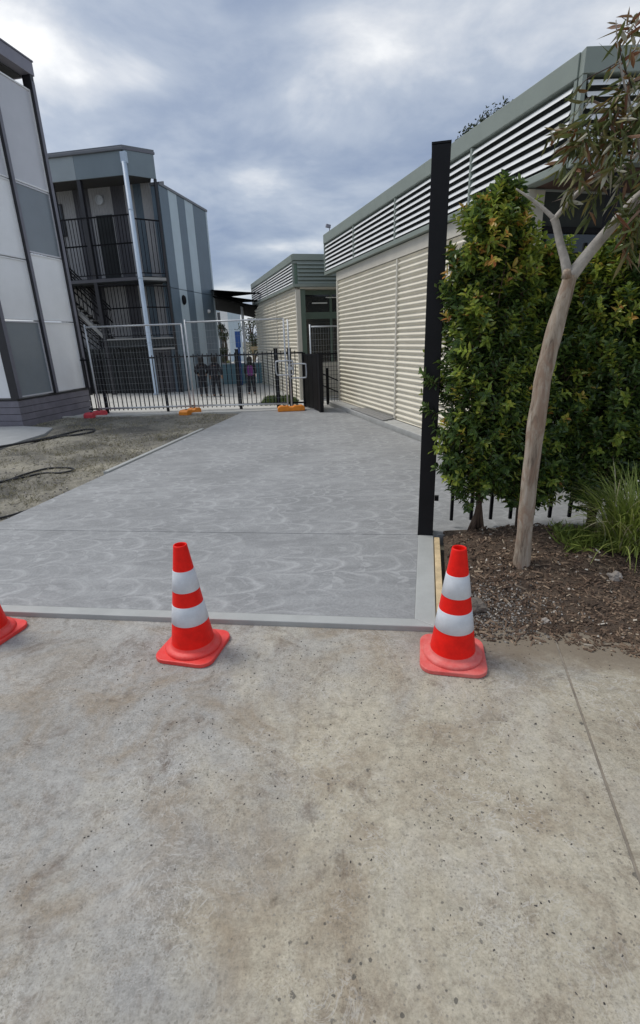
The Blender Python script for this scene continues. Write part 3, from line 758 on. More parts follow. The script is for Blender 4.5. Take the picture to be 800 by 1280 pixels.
FB = empty('far_classroom', (-.43, 14.70, 0), NRH)
tag(FB, 'smaller cream and green classroom behind the fence with dark glazed front', 'building')
for a, b_ in ((.07, 2.9), (2.96, 7.4)): corrugated('wall_sheet', FB, a, b_, -.05, 2.95, 0, 'cream_sheet', pitch=.105)
box('cover_strip', 'cream_flat', FB, -.03, .02, 2.903, 2.957, -.05, 2.95)
box('corner_post', 'cream_flat', FB, -.035, .09, -.04, .068, -.05, 2.97, bevel=.004)
box('head_band', 'cream_flat', FB, -.026, .05, .07, 7.4, 2.953, 3.02)
box('wall_core', 'cream_flat', FB, .05, .2, .1, 7.4, -.05, 3.0)
louvre_band(FB, -.03, 7.35, -.05, 3.03, 3.83, 7, [3.9])
fe = link('front_fascia', None, FB)
box('cap_flashing', 'green_trim', fe, -.09, 4, -.10, -.035, 3.68, 3.83); box('bottom_trim', 'green_trim', fe, -.09, 4, -.10, -.035, 3.03, 3.10)
box('backing', 'green_sheet', fe, -.05, 4, -.05, -.036, 3.10, 3.68)
for k in range(6):
    o = MB().raw([(0, -.03, -.045), (3.95, -.03, -.045), (3.95, .02, .045), (0, .02, .045), (0, .0, -.045), (3.95, .0, -.045)], [(0, 1, 2, 3), (0, 4, 5, 1)]).build('weatherboard', 'green_trim', fe); o.location = (.02, -.075, 3.15 + .095 * k)
MB().box(-.08, 4, -.08, 7.3, 3.60, 3.66).build('roof', 'roof_sheet', FB)
MB().box(.09, 4, -.02, 1.2, 2.98, 3.02).build('soffit_lining', 'cream_flat', FB)
# recessed glazed front
GYF = .35
box('jamb', 'green_frame', FB, .10, .24, .02, GYF, -.05, 2.97)
box('sill_wall', 'cream_flat', FB, .24, 4, GYF, GYF + .1, -.05, 1.02)
box('transom', 'green_frame', FB, .24, 4, GYF, GYF + .08, 2.22, 2.40); box('head', 'green_frame', FB, .24, 4, GYF, GYF + .08, 2.86, 2.975)
for k in range(4):
    x = .245 + .80 * k
    box('mullion', 'green_frame', FB, x, x + .07, GYF + .002, GYF + .078, 1.022, 2.218); box('mullion', 'green_frame', FB, x, x + .07, GYF + .002, GYF + .078, 2.402, 2.858)
    box('pane', 'glass_dark', FB, x + .07, x + .80, GYF + .03, GYF + .04, 1.022, 2.22); box('pane', 'glass_dark', FB, x + .07, x + .80, GYF + .03, GYF + .04, 2.40, 2.86)
box('lamp_tube_or_reflection', 'lamp_tube_or_reflection', FB, .5, .95, GYF - .08, GYF - .04, 2.62, 2.65); box('lamp_tube_or_reflection', 'lamp_tube_or_reflection', FB, .9, 1.4, GYF - .14, GYF - .1, 2.76, 2.785)  # white boxes standing in for a tube light's reflection in the glazing
box('end_wall', 'cream_flat', FB, .2, 4, 7.2, 7.38, -.05, 3.0)
# small roof-edge beacon on the far end of the long classroom
rb = empty('roof_camera', tuple(nrp(.05, .74)) + (4.14,), -20)
MB().tube([(0, 0, 0), (0, 0, .17)], .008, 6).build('stalk', 'black_steel', rb); MB().raw([(-.10, -.03, .17), (.02, -.03, .15), (.02, .03, .15), (-.10, .03, .17), (-.08, -.03, .24), (.03, -.03, .22), (.03, .03, .22), (-.08, .03, .24)], [(3, 2, 1, 0), (4, 5, 6, 7), (0, 1, 5, 4), (1, 2, 6, 5), (2, 3, 7, 6), (3, 0, 4, 7)]).build('housing', 'fascia_grey', rb)
tag(rb, 'small grey camera on a stalk at the far roof corner of the long classroom', 'camera')

# ------------------------------------------------------------------ fences and gates
PF = empty('picket_fence', (0, 0, 0))
tag(PF, 'low black steel picket fence across the yard behind the temporary panels', 'fence')
fa, fb = Vector((-6.0, 13.20)), Vector((-.28, 13.08)); fdv = (fb - fa).normalized(); FL = (fb - fa).length
PF.location = (fa.x, fa.y, 0); PF.rotation_euler = (0, 0, math.atan2(fdv.y, fdv.x))
for z in (.12, 1.36): box('rail', 'black_steel', PF, 0, FL, -.02, .02, z - .02, z + .02)
pk = MB().box(-.010, .010, .022, .042, .06, 1.42).mesh('picket', 'black_steel')
for i in range(int((FL - .06) / .118)): link('picket', pk, PF, (.07 + i * .118, 0, 0))
for x, w_, h in ((.5, .065, 1.45), (4.03, .075, 1.48), (5.02, .10, 1.47), (5.36, .10, 1.46), (2.1, .065, 1.45)):
    p = box('post', 'black_post', PF, x - w_ / 2, x + w_ / 2, -.06, -.021, -.05, h)
    box('post_cap', 'black_steel', p, x - w_ / 2 - .006, x + w_ / 2 + .006, -.066, -.015, h, h + .02)
gl = empty('gate_leaf', (.12, 11.78, 0), -16.5)
tag(gl, 'solid black sheeted gate leaf standing open beside the orange fence foot', 'gate')
for k in range(7): box('board', 'gate_black', gl, -.012 - .004 * (k % 2), .012, .06 + k * .188, .06 + (k + 1) * .188 - .004, .07, 1.29)
box('frame_rail', 'black_steel', gl, -.02, .02, .05, 1.38, 1.292, 1.33); box('frame_rail', 'black_steel', gl, -.02, .02, .05, 1.38, .04, .068)
p = box('post', 'black_post', gl, -.045, .045, -.045, .045, .03, 1.36); box('post_cap', 'black_steel', p, -.05, .05, -.05, .05, 1.361, 1.38)
box('post', 'black_post', gl, -.04, .04, 1.385, 1.465, .0, 1.36)
mf = empty('mesh_fence', (-.20, 13.25, 0), 80)
tag(mf, 'black wire mesh fence with sloping handrail closing the gap to the long classroom', 'fence')
for k in range(12): box('wire', 'black_steel', mf, -.006, .006, .05 + k * .072, .058 + k * .072, .05, 1.28)
for k in range(11): box('wire', 'black_steel', mf, .007, .013, .02, .9, .12 + k * .108, .128 + k * .108)
box('rail', 'black_steel', mf, -.015, .015, 0, .92, 1.281, 1.32); box('post', 'black_post', mf, -.08, -.03, .50, .56, .0, .95)
for z in (.55, .85): MB().bar((-.09, .14, z + .08), (-.09, .92, z - .28), .03).build('hand_rail', 'black_steel', mf)

def temp_panel(name, x0, y0, x1, y1, H, label):
    e = empty(name, (x0, y0, 0)); d = Vector((x1 - x0, y1 - y0)); L = d.length; e.rotation_euler = (0, 0, math.atan2(d.y, d.x))
    tag(e, label, 'fence', 'temporary fence panels')
    for x in (0, L): MB().tube([(x, 0, .02), (x, 0, H + (.06 if x == 0 else 0))], .021, 8).build('upright', 'galvanised', e, smooth=True)
    for z in (.16, H): MB().tube([(0, 0, z), (L, 0, z)], .019, 8).build('rail', 'galvanised', e, smooth=True)
    wm = MB()
    for k in range(1, int(L / .075)): wm.box(k * .075 - .0012, k * .075 + .0012, -.0016, .0016, .16, H)
    for k in range(1, int((H - .16) / .15)): wm.box(0, L, -.005, -.0018, .16 + k * .15 - .0016, .16 + k * .15 + .0016)
    o = wm.build('wire_mesh', 'zinc_wire', e); o['kind'] = 'stuff'
    return e
temp_panel('temporary_fence', -5.62, 12.93, -3.22, 12.82, 2.13, 'galvanised mesh fence panel between the red foot and the middle orange foot')
temp_panel('temporary_fence', -3.12, 12.80, -.72, 12.62, 2.16, 'galvanised mesh fence panel spanning from the middle orange foot to the far orange foot')
temp_panel('temporary_fence', -.10, 13.72, .72, 14.02, 1.98, 'short galvanised fence panel behind the black gate leaf')
def fence_foot(x, y, rz, m, label):
    e = empty('ballast_block', (x, y, .0)); e.rotation_euler = (0, 0, R(rz)); tag(e, label, 'ballast block', 'temporary fence feet')
    b_ = MB(); prof = [(-.33, 0), (.33, 0), (.33, .09), (.26, .13), (.08, .13), (.05, .10), (-.05, .10), (-.08, .13), (-.26, .13), (-.33, .09)]
    n = len(prof); b_.raw([(x_, -.12, z) for x_, z in prof] + [(x_, .12, z) for x_, z in prof], [tuple(range(n)), tuple(range(n, 2 * n))[::-1]] + [(i, i + n, (i + 1) % n + n, (i + 1) % n) for i in range(n)])
    b_.build('block', m, e, bevel=.015)
    for x_ in (-.16, .16): MB().lathe([(.018, 0), (.032, 0), (.032, .012), (.018, .012)], 12, True).build('socket_ring', 'dark_gap', e).location = (x_, 0, .13)
fence_foot(-5.60, 12.62, 78, 'red_plastic', 'red plastic fence foot at the plinth corner')
fence_foot(-3.17, 12.50, 70, 'orange_plastic', 'orange plastic fence foot on the dirt at the middle of the fence')
fence_foot(-.62, 12.20, 6, 'orange_plastic', 'orange plastic fence foot on the slab beside the open black gate')
bpy.data.objects['ballast_block.002'].location.z = SZ
cl_ = empty('fence_clamp', (-.92, 12.60, 0)); tag(cl_, 'pair of pale galvanised latch loops bolted on the picket fence gate', 'latch')
for x, z in ((0, .86), (.32, .78)):
    MB().tube(smoothpath([(x, 0, z), (x + .34, 0, z), (x + .38, 0, z + .05), (x + .38, 0, z + .28), (x + .34, 0, z + .33), (x, 0, z + .33), (x - .04, 0, z + .28), (x - .04, 0, z + .05), (x, 0, z)], 3), .018, 7).build('loop', 'galvanised', cl_, smooth=True)
MB().tube([(.30, 0, .0), (.30, 0, 2.14)], .02, 8).build('upright', 'galvanised', cl_, smooth=True)
MB().box(.25, .37, -.03, .03, .98, 1.05).build('clamp_plate', 'galvanised', cl_)

# tall gate post and tall picket fence behind the hedge
gp = empty('gate_post', (.927, 4.03, 0)); tag(gp, 'tall square black steel post at the corner of the new slab', 'post')
gp.rotation_euler = (0, 0, R(-13))
box('shaft', 'black_post', gp, -.064, .064, -.064, .064, .0, 2.91, bevel=.004); box('cap', 'black_steel', gp, -.066, .066, -.066, .066, 2.912, 2.925); box('base_plate', 'black_steel', gp, -.066, .066, -.066, .066, SZ - .01, SZ + .012)
box('hinge_lug', 'black_steel', gp, .066, .10, -.02, .02, .34, .38)
HF = empty('tall_picket_fence', (1.06, 4.15, 0)); HF.rotation_euler = (0, 0, -.02); tag(HF, 'tall black picket fence half hidden behind the leafy hedge', 'fence')
pk2 = MB().box(-.0125, .0125, -.0125, .0125, .10, 2.3).mesh('picket', 'black_steel')
for i in range(17): link('picket', pk2, HF, (.125 + i * .176, 0, 0))
box('rail', 'black_steel', HF, 0, 3, .0135, .045, 2.16, 2.24); box('rail', 'black_steel', HF, .1, 3, .0135, .045, .62, .66)

# ------------------------------------------------------------------ traffic cones
def make_cone(foot_mat):
    e = empty('traffic_cone')
    s_ = .178; rc = .072; pts = []
    for cx_, cy_, a0 in ((s_ - rc, s_ - rc, 0), (-s_ + rc, s_ - rc, 90), (-s_ + rc, -s_ + rc, 180), (s_ - rc, -s_ + rc, 270)):
        for k in range(6): a = R(a0 + 18 * k); pts.append((cx_ + rc * math.cos(a), cy_ + rc * math.sin(a)))
    MB().prism(pts, .0, .026).build('foot', foot_mat, e, bevel=.005)
    MB().lathe([(.160, .0262), (.162, .036), (.156, .046), (.138, .050), (.128, .054), (.1255, .062), (.118, .075)], 48).build('flange', foot_mat, e, smooth=True)
    def rr(z): return .1235 - (z - .06) * (.1235 - .036) / (.69 - .06)
    MB().lathe([(rr(.056), .056), (rr(.3), .3), (rr(.65), .65), (rr(.674), .674), (rr(.68) - .001, .68), (rr(.68) - .006, .681), (rr(.68) - .008, .676), (rr(.65) - .008, .59), (.07, .3)], 48).build('body', 'cone_red', e, smooth=True)
    for z0, z1 in ((.205, .322), (.408, .534)):
        MB().lathe([(rr(z0), z0), (rr(z0) + .0022, z0 + .002), (rr(z1) + .0022, z1 - .002), (rr(z1), z1)], 48).build('reflective_band', 'reflective_white', e, smooth=True)
    return e
c1 = make_cone('cone_foot'); c1.location = (-.766, 2.46, 0); c1.rotation_euler = (0, 0, R(-14))
tag(c1, 'red cone with two white bands in front of the middle of the slab edge', 'traffic cone', 'cones along the slab edge')
c2 = make_cone('cone_foot_worn'); c2.location = (.705, 2.292, 0); c2.rotation_euler = (0, 0, R(-12))
tag(c2, 'red and white cone with scuffed pink foot, beside the mulch bed', 'traffic cone', 'cones along the slab edge')
for c_ in (c1, c2): c_.scale = (.985, .985, .97)
c3 = copy_tree(c1); c3.location = (-2.11, 2.67, 0); c3.rotation_euler = (0, 0, R(-17))
tag(c3, 'red cone cut off by the left edge of the picture', 'traffic cone', 'cones along the slab edge')

# timber formwork board at the slab's right edge
tb = MB().box(-.022, .022, 0, 1.36, -.03, .052).build('formwork_board', 'pine', bevel=.003)
tb.location = (.703, 2.545, 0); tb.rotation_euler = (0, 0, math.atan2(rd.y, rd.x) - math.pi / 2)
tag(tb, 'pale pine formwork board along the edge of the slab behind the scuffed cone', 'timber')
# stones
def lump(name, loc, r_, m, seed, sc=(1, 1, .7), label='', cat='stone', rough=.3):
    import bmesh
    bm = bmesh.new(); bmesh.ops.create_icosphere(bm, subdivisions=3, radius=1)
    for v_ in bm.verts:
        v_.co *= 1 + rough * mnoise.noise(v_.co * 1.4 + Vector((seed, 0, 0))) + rough * .5 * mnoise.noise(v_.co * 3.5 + Vector((0, seed, 0)))
        v_.co = Vector((v_.co.x * sc[0], v_.co.y * sc[1], v_.co.z * sc[2])) * r_
    me = bpy.data.meshes.new(name); bm.to_mesh(me); bm.free(); me.materials.append(MATS[m])
    o = link(name, me, None, loc); tag(o, label, cat); return o
lump('rock', (1.99, 2.97, bed_z(1.99, 2.97) + .02), .042, 'stone', 3.1, (1.1, .9, .9), 'pale angular rock lying on the mulch below the grass tussock', rough=.5)
lump('rock', (1.36, 2.60, bed_z(1.36, 2.6) + .005), .026, 'stone', 5.7, (1, .8, .6), 'small pale stone on the mulch in front of the tree trunk', rough=.5)
lump('soil_clod', (.96, 2.74, bed_z(.96, 2.74) + .02), .062, 'clod', 1.3, (1.2, 1, .7), 'larger lump of crumbly soil beside the scuffed cone', 'clod', .4)
lump('soil_clod', (.93, 2.93, bed_z(.93, 2.93) + .015), .045, 'clod', 8.3, (1.1, 1, .7), 'smaller lump of soil behind the scuffed cone near the formwork', 'clod', .4)

# hoses
def hose(pts, r_, label):
    o = MB().tube(smoothpath(pts, 7), r_, 8).build('hose', 'hose_black', smooth=True); tag(o, label, 'hose', 'hoses on the yard')
def yz(x, y, up_=.0): return (x, y, yard_z(x, y) + .016 + up_)
hose([yz(-6.4, 7.7, .03), yz(-5.9, 8.3, .04), (-5.45, 8.9, .06), yz(-5.2, 9.6, .02), yz(-4.98, 10.35), yz(-4.75, 10.45), yz(-4.62, 10.1), yz(-4.8, 9.8), yz(-5.05, 9.75), yz(-5.25, 9.45), yz(-5.38, 9.15, .02)], .022, 'black hose looped at the corner of the grey path')
hose([yz(-4.75, 5.9), yz(-4.27, 6.37), yz(-4.15, 6.75), yz(-3.95, 7.0), yz(-3.65, 7.02), yz(-3.5, 6.85), yz(-3.62, 6.72), yz(-3.9, 6.78), yz(-4.1, 6.6), yz(-4.35, 6.3), yz(-4.8, 5.95)], .013, 'black hose doubled back on the bare dirt halfway along the slab')
hose([yz(-3.42, 4.85), yz(-3.33, 5.0), yz(-3.23, 5.22)], .012, 'short black pipe end sticking out by the slab edge')

# ------------------------------------------------------------------ vegetation
def sight(px, py, Y):
    """point seen at that place of the photograph at distance Y in front"""
    d = ROT @ Vector((px - 400, -(py - 640), -F_PX)); return Vector((0, 0, CAM_H)) + d * (Y / d.y)

def shrub(x, y, h, w, dp, n_twig, seed, label, lean=0.0, low=.25):
    r = random.Random(seed); zb = bed_z(x, y)
    e = empty('hedge_shrub', (x, y, zb)); tag(e, label, 'shrub', 'hedge shrubs along the tall fence')
    st = MB(); tops = []
    for k in range(6):
        a = r.uniform(0, 6.28); p = [Vector((r.uniform(-.07, .07), r.uniform(-.03, .03), -.05))]
        for i in range(1, 7):
            t = i / 6; p.append(Vector((math.cos(a) * w * .30 * t + r.gauss(0, .015) + lean * t, math.sin(a) * dp * .30 * t + r.gauss(0, .015), h * .85 * t)))
        st.tube(smoothpath(p, 3), [.017 * (1 - .8 * i / 18) for i in range(19)], 6); tops.append(p)
    st.build('stem', 'shrub_stem', e, smooth=True)
    lf = MB(); tw = MB()
    lumps = [(r.uniform(0, 1), r.uniform(0, 6.28), r.uniform(.7, 1.12)) for _ in range(9)]
    for k in range(n_twig):
        t = low + (1 - low) * (r.random() ** .82)      # height fraction
        prof = (math.sin(math.pi * min(1, max(.02, (t - low * .6) / (1.015 - low * .6))) ** .75) ** .55)
        a = r.uniform(0, 6.28)
        if t < low + .03 + .14 * mnoise.noise(Vector((math.cos(a) * 2.5, math.sin(a) * 2.5, seed))): continue
        lob = 1 + .13 * math.sin(a * 3 + t * 9 + seed) + .16 * mnoise.noise(Vector((math.cos(a) * 1.6, math.sin(a) * 1.6, t * 7 + seed)))
        rad = (r.random() ** .42) * prof * lob * (.72 + .34 * t)
        if nz(a * 1.2, t * 9, 1.0, seed % 17) < -.5: continue
        c = Vector((lean * t + math.cos(a) * rad * w / 2, math.sin(a) * rad * dp / 2, t * h))
        if rad > .55 * prof and mnoise.noise(c * 5.5 + Vector((seed, 0, 0))) < -.12 - .3 * (1 - t): continue
        d = (Vector((math.cos(a), math.sin(a) * .8, .0)) * r.uniform(.3, 1.0) * max(.25, rad) + Vector((0, 0, r.uniform(.25, 1.1))) + rvec(r) * .45).normalized()
        L = r.uniform(.07, .17) * (1.25 if t > .85 else 1); n = int(L / .024) + 1
        tw.bar(c - d * .03, c + d * L, .003) if r.random() < .5 else None
        outer = rad > .68 * prof * (.72 + .34 * t); young = (outer and r.random() < (.04 + .34 * max(0, t - .70) / .30))
        yel = outer and r.random() < .25 + 1.4 * max(0, t - .5)
        s1 = d.orthogonal().normalized(); rot = r.uniform(0, 6.28)
        for i in range(n):
            q_ = c + d * (L * (i + .5) / n); ph = rot + (i % 2) * 1.57 + r.gauss(0, .25)
            b1 = (Matrix.Rotation(ph, 3, d) @ s1)
            tipness = i / n
            for sg in (1, -1):
                ld = (b1 * sg + d * (.45 + .9 * tipness) + Vector((0, 0, -.15 + r.gauss(0, .15)))).normalized()
                nrm = (d * 1.0 + Vector((0, 0, .6)) + rvec(r) * .4)
                tint = r.uniform(.0, .5)
                if yel: tint = r.uniform(.45, .82)
                if young and tipness > .35: tint = r.uniform(.78, 1.0)
                add_leaf(lf, q_, ld, nrm, r.uniform(.042, .072) * (.75 if tipness > .8 else 1), r.uniform(.022, .033), tint, r.uniform(.05, .3), .22)
    lf.build('foliage', 'shrub_leaf', e); tw.build('twigs', 'shrub_stem', e)['kind'] = 'stuff'
    return e
shrub(1.34, 3.93, 2.40, .80, .60, 2500, 21, 'tall rounded hedge shrub with bronze tips next to the black post', -.03, .09)
shrub(1.78, 4.02, 2.06, .88, .55, 2100, 34, 'lower dark green hedge shrub directly behind the bare tree trunk', 0, .05)
shrub(2.36, 3.98, 2.2, .95, .6, 2400, 47, 'bushy green hedge shrub behind the spiky grass tussock', .02, .05)
shrub(3.0, 3.90, 2.2, .95, .55, 1600, 58, 'hedge shrub at the right edge of the picture', 0, .05)

# eucalypt
TX, TY = 1.45, 3.2; TZ = bed_z(TX, TY)
GT = empty('gum_tree', (TX, TY, 0)); tag(GT, 'young gum tree with pale bare trunk and drooping olive leaves growing in the mulch', 'tree')
base = Vector((TX, TY, 0))
def rel(pts): return [Vector(p) - base for p in pts]
trunk_px = [(650, 735), (652, 705), (657, 650), (662, 600), (669, 540), (676, 490), (684, 450), (694, 410), (704, 375), (713, 345)]
tp = [sight(a, b_, 3.2) for a, b_ in trunk_px]
tr_r = [.088, .058, .051, .051, .054, .054, .049, .046, .043, .042]
pth = smoothpath(rel(tp), 4); rr_ = np.interp(np.linspace(0, 9, len(pth)), range(10), tr_r)
tk = MB(); tk.tube(pth, [float(a * (1 + .09 * nz(i * .35, 0, 1, 2))) for i, a in enumerate(rr_)], 24)
for i, v_ in enumerate(tk.v):
    w_ = Vector(v_); k_ = mnoise.noise(Vector((w_.x * 14, w_.y * 14, w_.z * 5))) * .006 + mnoise.noise(Vector((w_.x * 30, w_.y * 30, w_.z * 9))) * .003
    c_ = pth[min(len(pth) - 1, i // 24)]; d_ = (w_ - c_); tk.v[i] = tuple(w_ + (d_.normalized() * k_ if d_.length > 1e-4 else d_ * 0))
trunk = tk.build('trunk', 'gum_bark', GT, smooth=True)
limbs = [
    ([(713, 347, 3.2), (735, 318, 3.2), (762, 286, 3.18), (788, 257, 3.15), (806, 238, 3.13), (850, 190, 3.1), (900, 120, 3.1)], [.040, .034, .030, .028, .026, .022, .012]),
    ([(711, 350, 3.2), (706, 325, 3.21), (700, 303, 3.23), (695, 280, 3.24), (692, 272, 3.24)], [.032, .025, .022, .021, .022]),
    ([(693, 274, 3.24), (676, 258, 3.28), (660, 246, 3.3), (645, 236, 3.32)], [.014, .010, .008, .004]),
    ([(694, 273, 3.24), (712, 252, 3.22), (728, 236, 3.2), (744, 220, 3.18), (765, 214, 3.15), (790, 200, 3.1), (830, 150, 3.05)], [.016, .014, .014, .013, .011, .009, .005]),
    ([(744, 222, 3.18), (745, 205, 3.17), (752, 170, 3.12), (765, 130, 3.1), (785, 80, 3.08), (805, 40, 3.05)], [.010, .010, .008, .007, .005, .003]),
    ([(806, 238, 3.13), (800, 190, 3.05), (790, 140, 3.0), (778, 95, 2.98), (772, 55, 2.97), (770, 25, 2.97)], [.010, .008, .006, .005, .003, .002]),
]
for pts, rads in limbs:
    p = smoothpath(rel([sight(*a) for a in pts]), 4); rr2 = np.interp(np.linspace(0, len(rads) - 1, len(p)), range(len(rads)), rads)
    MB().tube(p, [float(a) for a in rr2], 9).build('limb', 'gum_limb', GT, smooth=True)
MB().tube(rel([sight(708, 346, 3.14), sight(709, 338, 3.12)]), [.030, .020], 9).build('limb_stub', 'gum_bark', GT, smooth=True)
r = random.Random(77)
crown = MB(); tw = MB()
def gum_twig(pts, n, spread=.02, lmin=.07, lmax=.15, droop=.9, red=.2):
    p = smoothpath(rel([sight(*a) for a in pts]), 6)
    tw.tube(p, [.0035 * (1 - .75 * i / len(p)) for i in range(len(p))], 5)
    for k in range(int(n * 1.2)):
        t = r.random() ** .8; i = min(len(p) - 2, int(t * (len(p) - 1)))
        q_ = p[i] + (p[i + 1] - p[i]) * r.random() + rvec(r) * spread
        d = (rvec(r) * 1.0 + Vector((0, 0, -droop * .8)) + (p[i + 1] - p[i]).normalized() * .35)
        tint = r.uniform(0, .6) if r.random() > red else r.uniform(.6, .92)
        if r.random() < .06: tint = 1.0
        L = r.uniform(lmin, lmax)
        add_leaf(crown, q_, d, rvec(r), L, r.uniform(.013, .024), tint, r.uniform(-.25, .35), .12)
A = gum_twig
A([(785, 70, 3.08), (760, 85, 3.05), (735, 98, 3.03), (722, 112, 3.02), (715, 122, 3.0)], 8, .005, .05, .10)
A([(765, 130, 3.1), (745, 120, 3.08), (730, 126, 3.06), (722, 138, 3.05)], 9, .01)
A([(790, 110, 3.0), (775, 60, 2.98), (790, 25, 2.95)], 26, .03, .06, .12, .5, .6)
A([(805, 60, 3.05), (795, 35, 3.0), (775, 20, 2.98)], 18, .03, .06, .12, .4, .6)
A([(790, 140, 3.0), (760, 130, 2.98), (735, 150, 2.97), (720, 178, 2.96)], 36, .03)
A([(800, 190, 3.05), (770, 160, 3.0), (745, 165, 2.98), (728, 190, 2.96), (722, 215, 2.95)], 50, .035)
A([(752, 170, 3.12), (725, 155, 3.1), (700, 160, 3.08), (688, 172, 3.06)], 26, .025, .06, .12, .7, .4)
A([(752, 175, 3.12), (730, 175, 3.08), (712, 190, 3.06), (705, 215, 3.05)], 26, .025)
A([(744, 220, 3.18), (730, 215, 3.12), (716, 232, 3.1), (708, 255, 3.08)], 22, .02)
A([(760, 215, 3.15), (752, 225, 3.1), (742, 248, 3.08), (735, 275, 3.06)], 24, .02)
A([(790, 200, 3.1), (780, 215, 3.0), (772, 240, 2.97), (768, 268, 2.95)], 26, .03)
A([(806, 238, 3.13), (796, 255, 3.05), (786, 280, 3.0), (780, 310, 2.98)], 40, .035, .08, .17)
A([(830, 170, 3.0), (800, 150, 2.95), (780, 170, 2.92), (770, 200, 2.9)], 44, .04)
A([(840, 190, 3.0), (812, 215, 2.95), (800, 260, 2.92), (796, 310, 2.9)], 46, .04, .08, .17)
A([(775, 130, 3.05), (765, 150, 3.0), (757, 180, 2.98), (760, 205, 2.97)], 36, .03, .07, .15, .9, .5)
A([(800, 100, 3.02), (780, 110, 3.0), (768, 140, 2.98), (775, 175, 2.96)], 40, .035, .07, .15, .9, .5)
for k in range(26):     # crown goes on beyond the picture's edge
    x = r.uniform(815, 960); y = r.uniform(20, 240); Y = r.uniform(2.9, 3.5)
    A([(x + 30, y - 25, Y), (x + 8, y - 10, Y), (x - 10, y + 25, Y), (x - 14, y + 70, Y)], 34, .05)
cr = crown.build('crown', 'gum_leaf', GT); tw.build('twigs', 'twig_brown', GT)['kind'] = 'stuff'

# spiky tussock
r = random.Random(99)
ts = MB(); tx, ty = 2.30, 3.36; tz = bed_z(tx, ty)
for k in range(900):
    a = r.uniform(0, 6.283); el_ = abs(r.gauss(.62, .34)); L = r.uniform(.35, .72) * (1 if el_ > .25 else .8); b0 = Vector((r.gauss(0, .06), r.gauss(0, .05), 0))
    hd_ = Vector((math.cos(a), math.sin(a), 0)); sd_ = Vector((-hd_.y, hd_.x, 0)); w_ = r.uniform(.004, .007); o = len(ts.v); n = 6; ang = min(1.5, el_ + .55); p = b0.copy(); drop = r.uniform(.7, 1.7)
    for i in range(n + 1):
        t = i / n; wd = w_ * (1 - .85 * t ** 2); ts.v += [tuple(p + sd_ * wd), tuple(p - sd_ * wd)]
        an = ang - drop * t ** 1.6; p = p + (hd_ * math.cos(an) + Vector((0, 0, math.sin(an)))) * (L / n)
        if p.z < .0: p.z = .0
    tint = r.choice([r.uniform(0, .5), r.uniform(.3, .85), 1.0 if r.random() < .3 else .5])
    for i in range(n): ts.f.append((o + 2 * i, o + 2 * i + 1, o + 2 * i + 3, o + 2 * i + 2)); ts.t.append(tint)
o = ts.build('grass_tussock', 'tussock_leaf'); o.location = (tx, ty, tz); tag(o, 'spiky bright green strap-leaved tussock on the mulch', 'plant')
# weeds under the tussock
wd_ = MB()
for k in range(420):
    x, y = r.uniform(1.8, 2.15), r.uniform(3.3, 3.6); add_leaf(wd_, Vector((x, y, bed_z(x, y))), Vector((r.uniform(-1, 1), r.uniform(-1, 1), r.uniform(.3, 1))), rvec(r), r.uniform(.06, .16), .006, r.uniform(0, .55), .3, .1)
tag(wd_.build('grass', 'tussock_leaf'), 'fine low green grass growing on the mulch behind the rock', 'grass', kind='stuff')
gg = MB()
for k in range(2600):
    x, y = r.uniform(-1.55, -.5), r.uniform(13.6, 15.6)
    if x > -.5 - (y - 14.6) * .27 - .05: continue
    add_leaf(gg, Vector((x, y, .0)), Vector((r.uniform(-.6, .6), r.uniform(-.6, .6), 1)), rvec(r), r.uniform(.04, .12), .012, r.random(), .2, .1)
tag(gg.build('grass', 'green_grass'), 'strip of green lawn at the foot of the far classroom', 'grass', kind='stuff')

def clump_tree(name, loc, h, w, n, seed, leaf, leafmat_, label, cat='tree', trunk_r=.12, low=.35, blobs=9, group=None, gap=.25):
    r = random.Random(seed); e = empty(name, loc); tag(e, label, cat, group)
    tk = MB(); lf = MB()
    tk.tube(smoothpath([(0, 0, -.1), (r.uniform(-.1, .1), 0, h * .3), (r.uniform(-.2, .2), 0, h * .6), (r.uniform(-.2, .2), 0, h * .85)], 3), [trunk_r * (1 - .08 * i) for i in range(10)], 7)
    cs = []
    for k in range(blobs):
        a = r.uniform(0, 6.28); t = low + (1 - low) * r.random(); rad = w * .5 * math.sqrt(r.random()) * (1.15 - .5 * abs(t - .6))
        c = Vector((math.cos(a) * rad, math.sin(a) * rad, t * h * .93)); cs.append((c, r.uniform(.16, .30) * w))
        tk.tube([(0, 0, h * max(.15, t - .3)), (c * .55 + Vector((0, 0, h * t * .4))), c], [trunk_r * .4, trunk_r * .25, trunk_r * .08], 5)
    for k in range(n):
        c, s_ = cs[int(r.random() * blobs)]; v_ = rvec(r) * s_ * (r.random() ** .4); v_.z *= .75
        add_leaf(lf, c + v_, rvec(r) + Vector((0, 0, -.3)), rvec(r), leaf * r.uniform(.6, 1.3), leaf * r.uniform(.25, .45), r.random(), .2, .15)
    tk.build('trunk', 'shrub_stem', e, smooth=True); lf.build('crown', leafmat_, e); return e
def at_base(px, Y): p = sight(px, 450, Y); return (p.x, p.y, 0)
p = sight(606, 172, 17); clump_tree('gum_tree', (p.x, p.y, 0), 8.1, 1.2, 2600, 3, .11, 'far_leaf', 'distant gum tree whose darker crown shows above the roof next to the black post', low=.72, blobs=14)
p = sight(628, 152, 18); clump_tree('gum_tree', (p.x, p.y, 0), 8.85, 1.3, 1000, 4, .11, 'far_leaf', 'distant gum tree whose thin top barely shows above the roof', low=.8, blobs=9)
clump_tree('courtyard_tree', at_base(281, 24), 2.6, 1.0, 1500, 6, .12, 'far_leaf', 'dark narrow tree standing past the corner of the striped wall', low=.25)
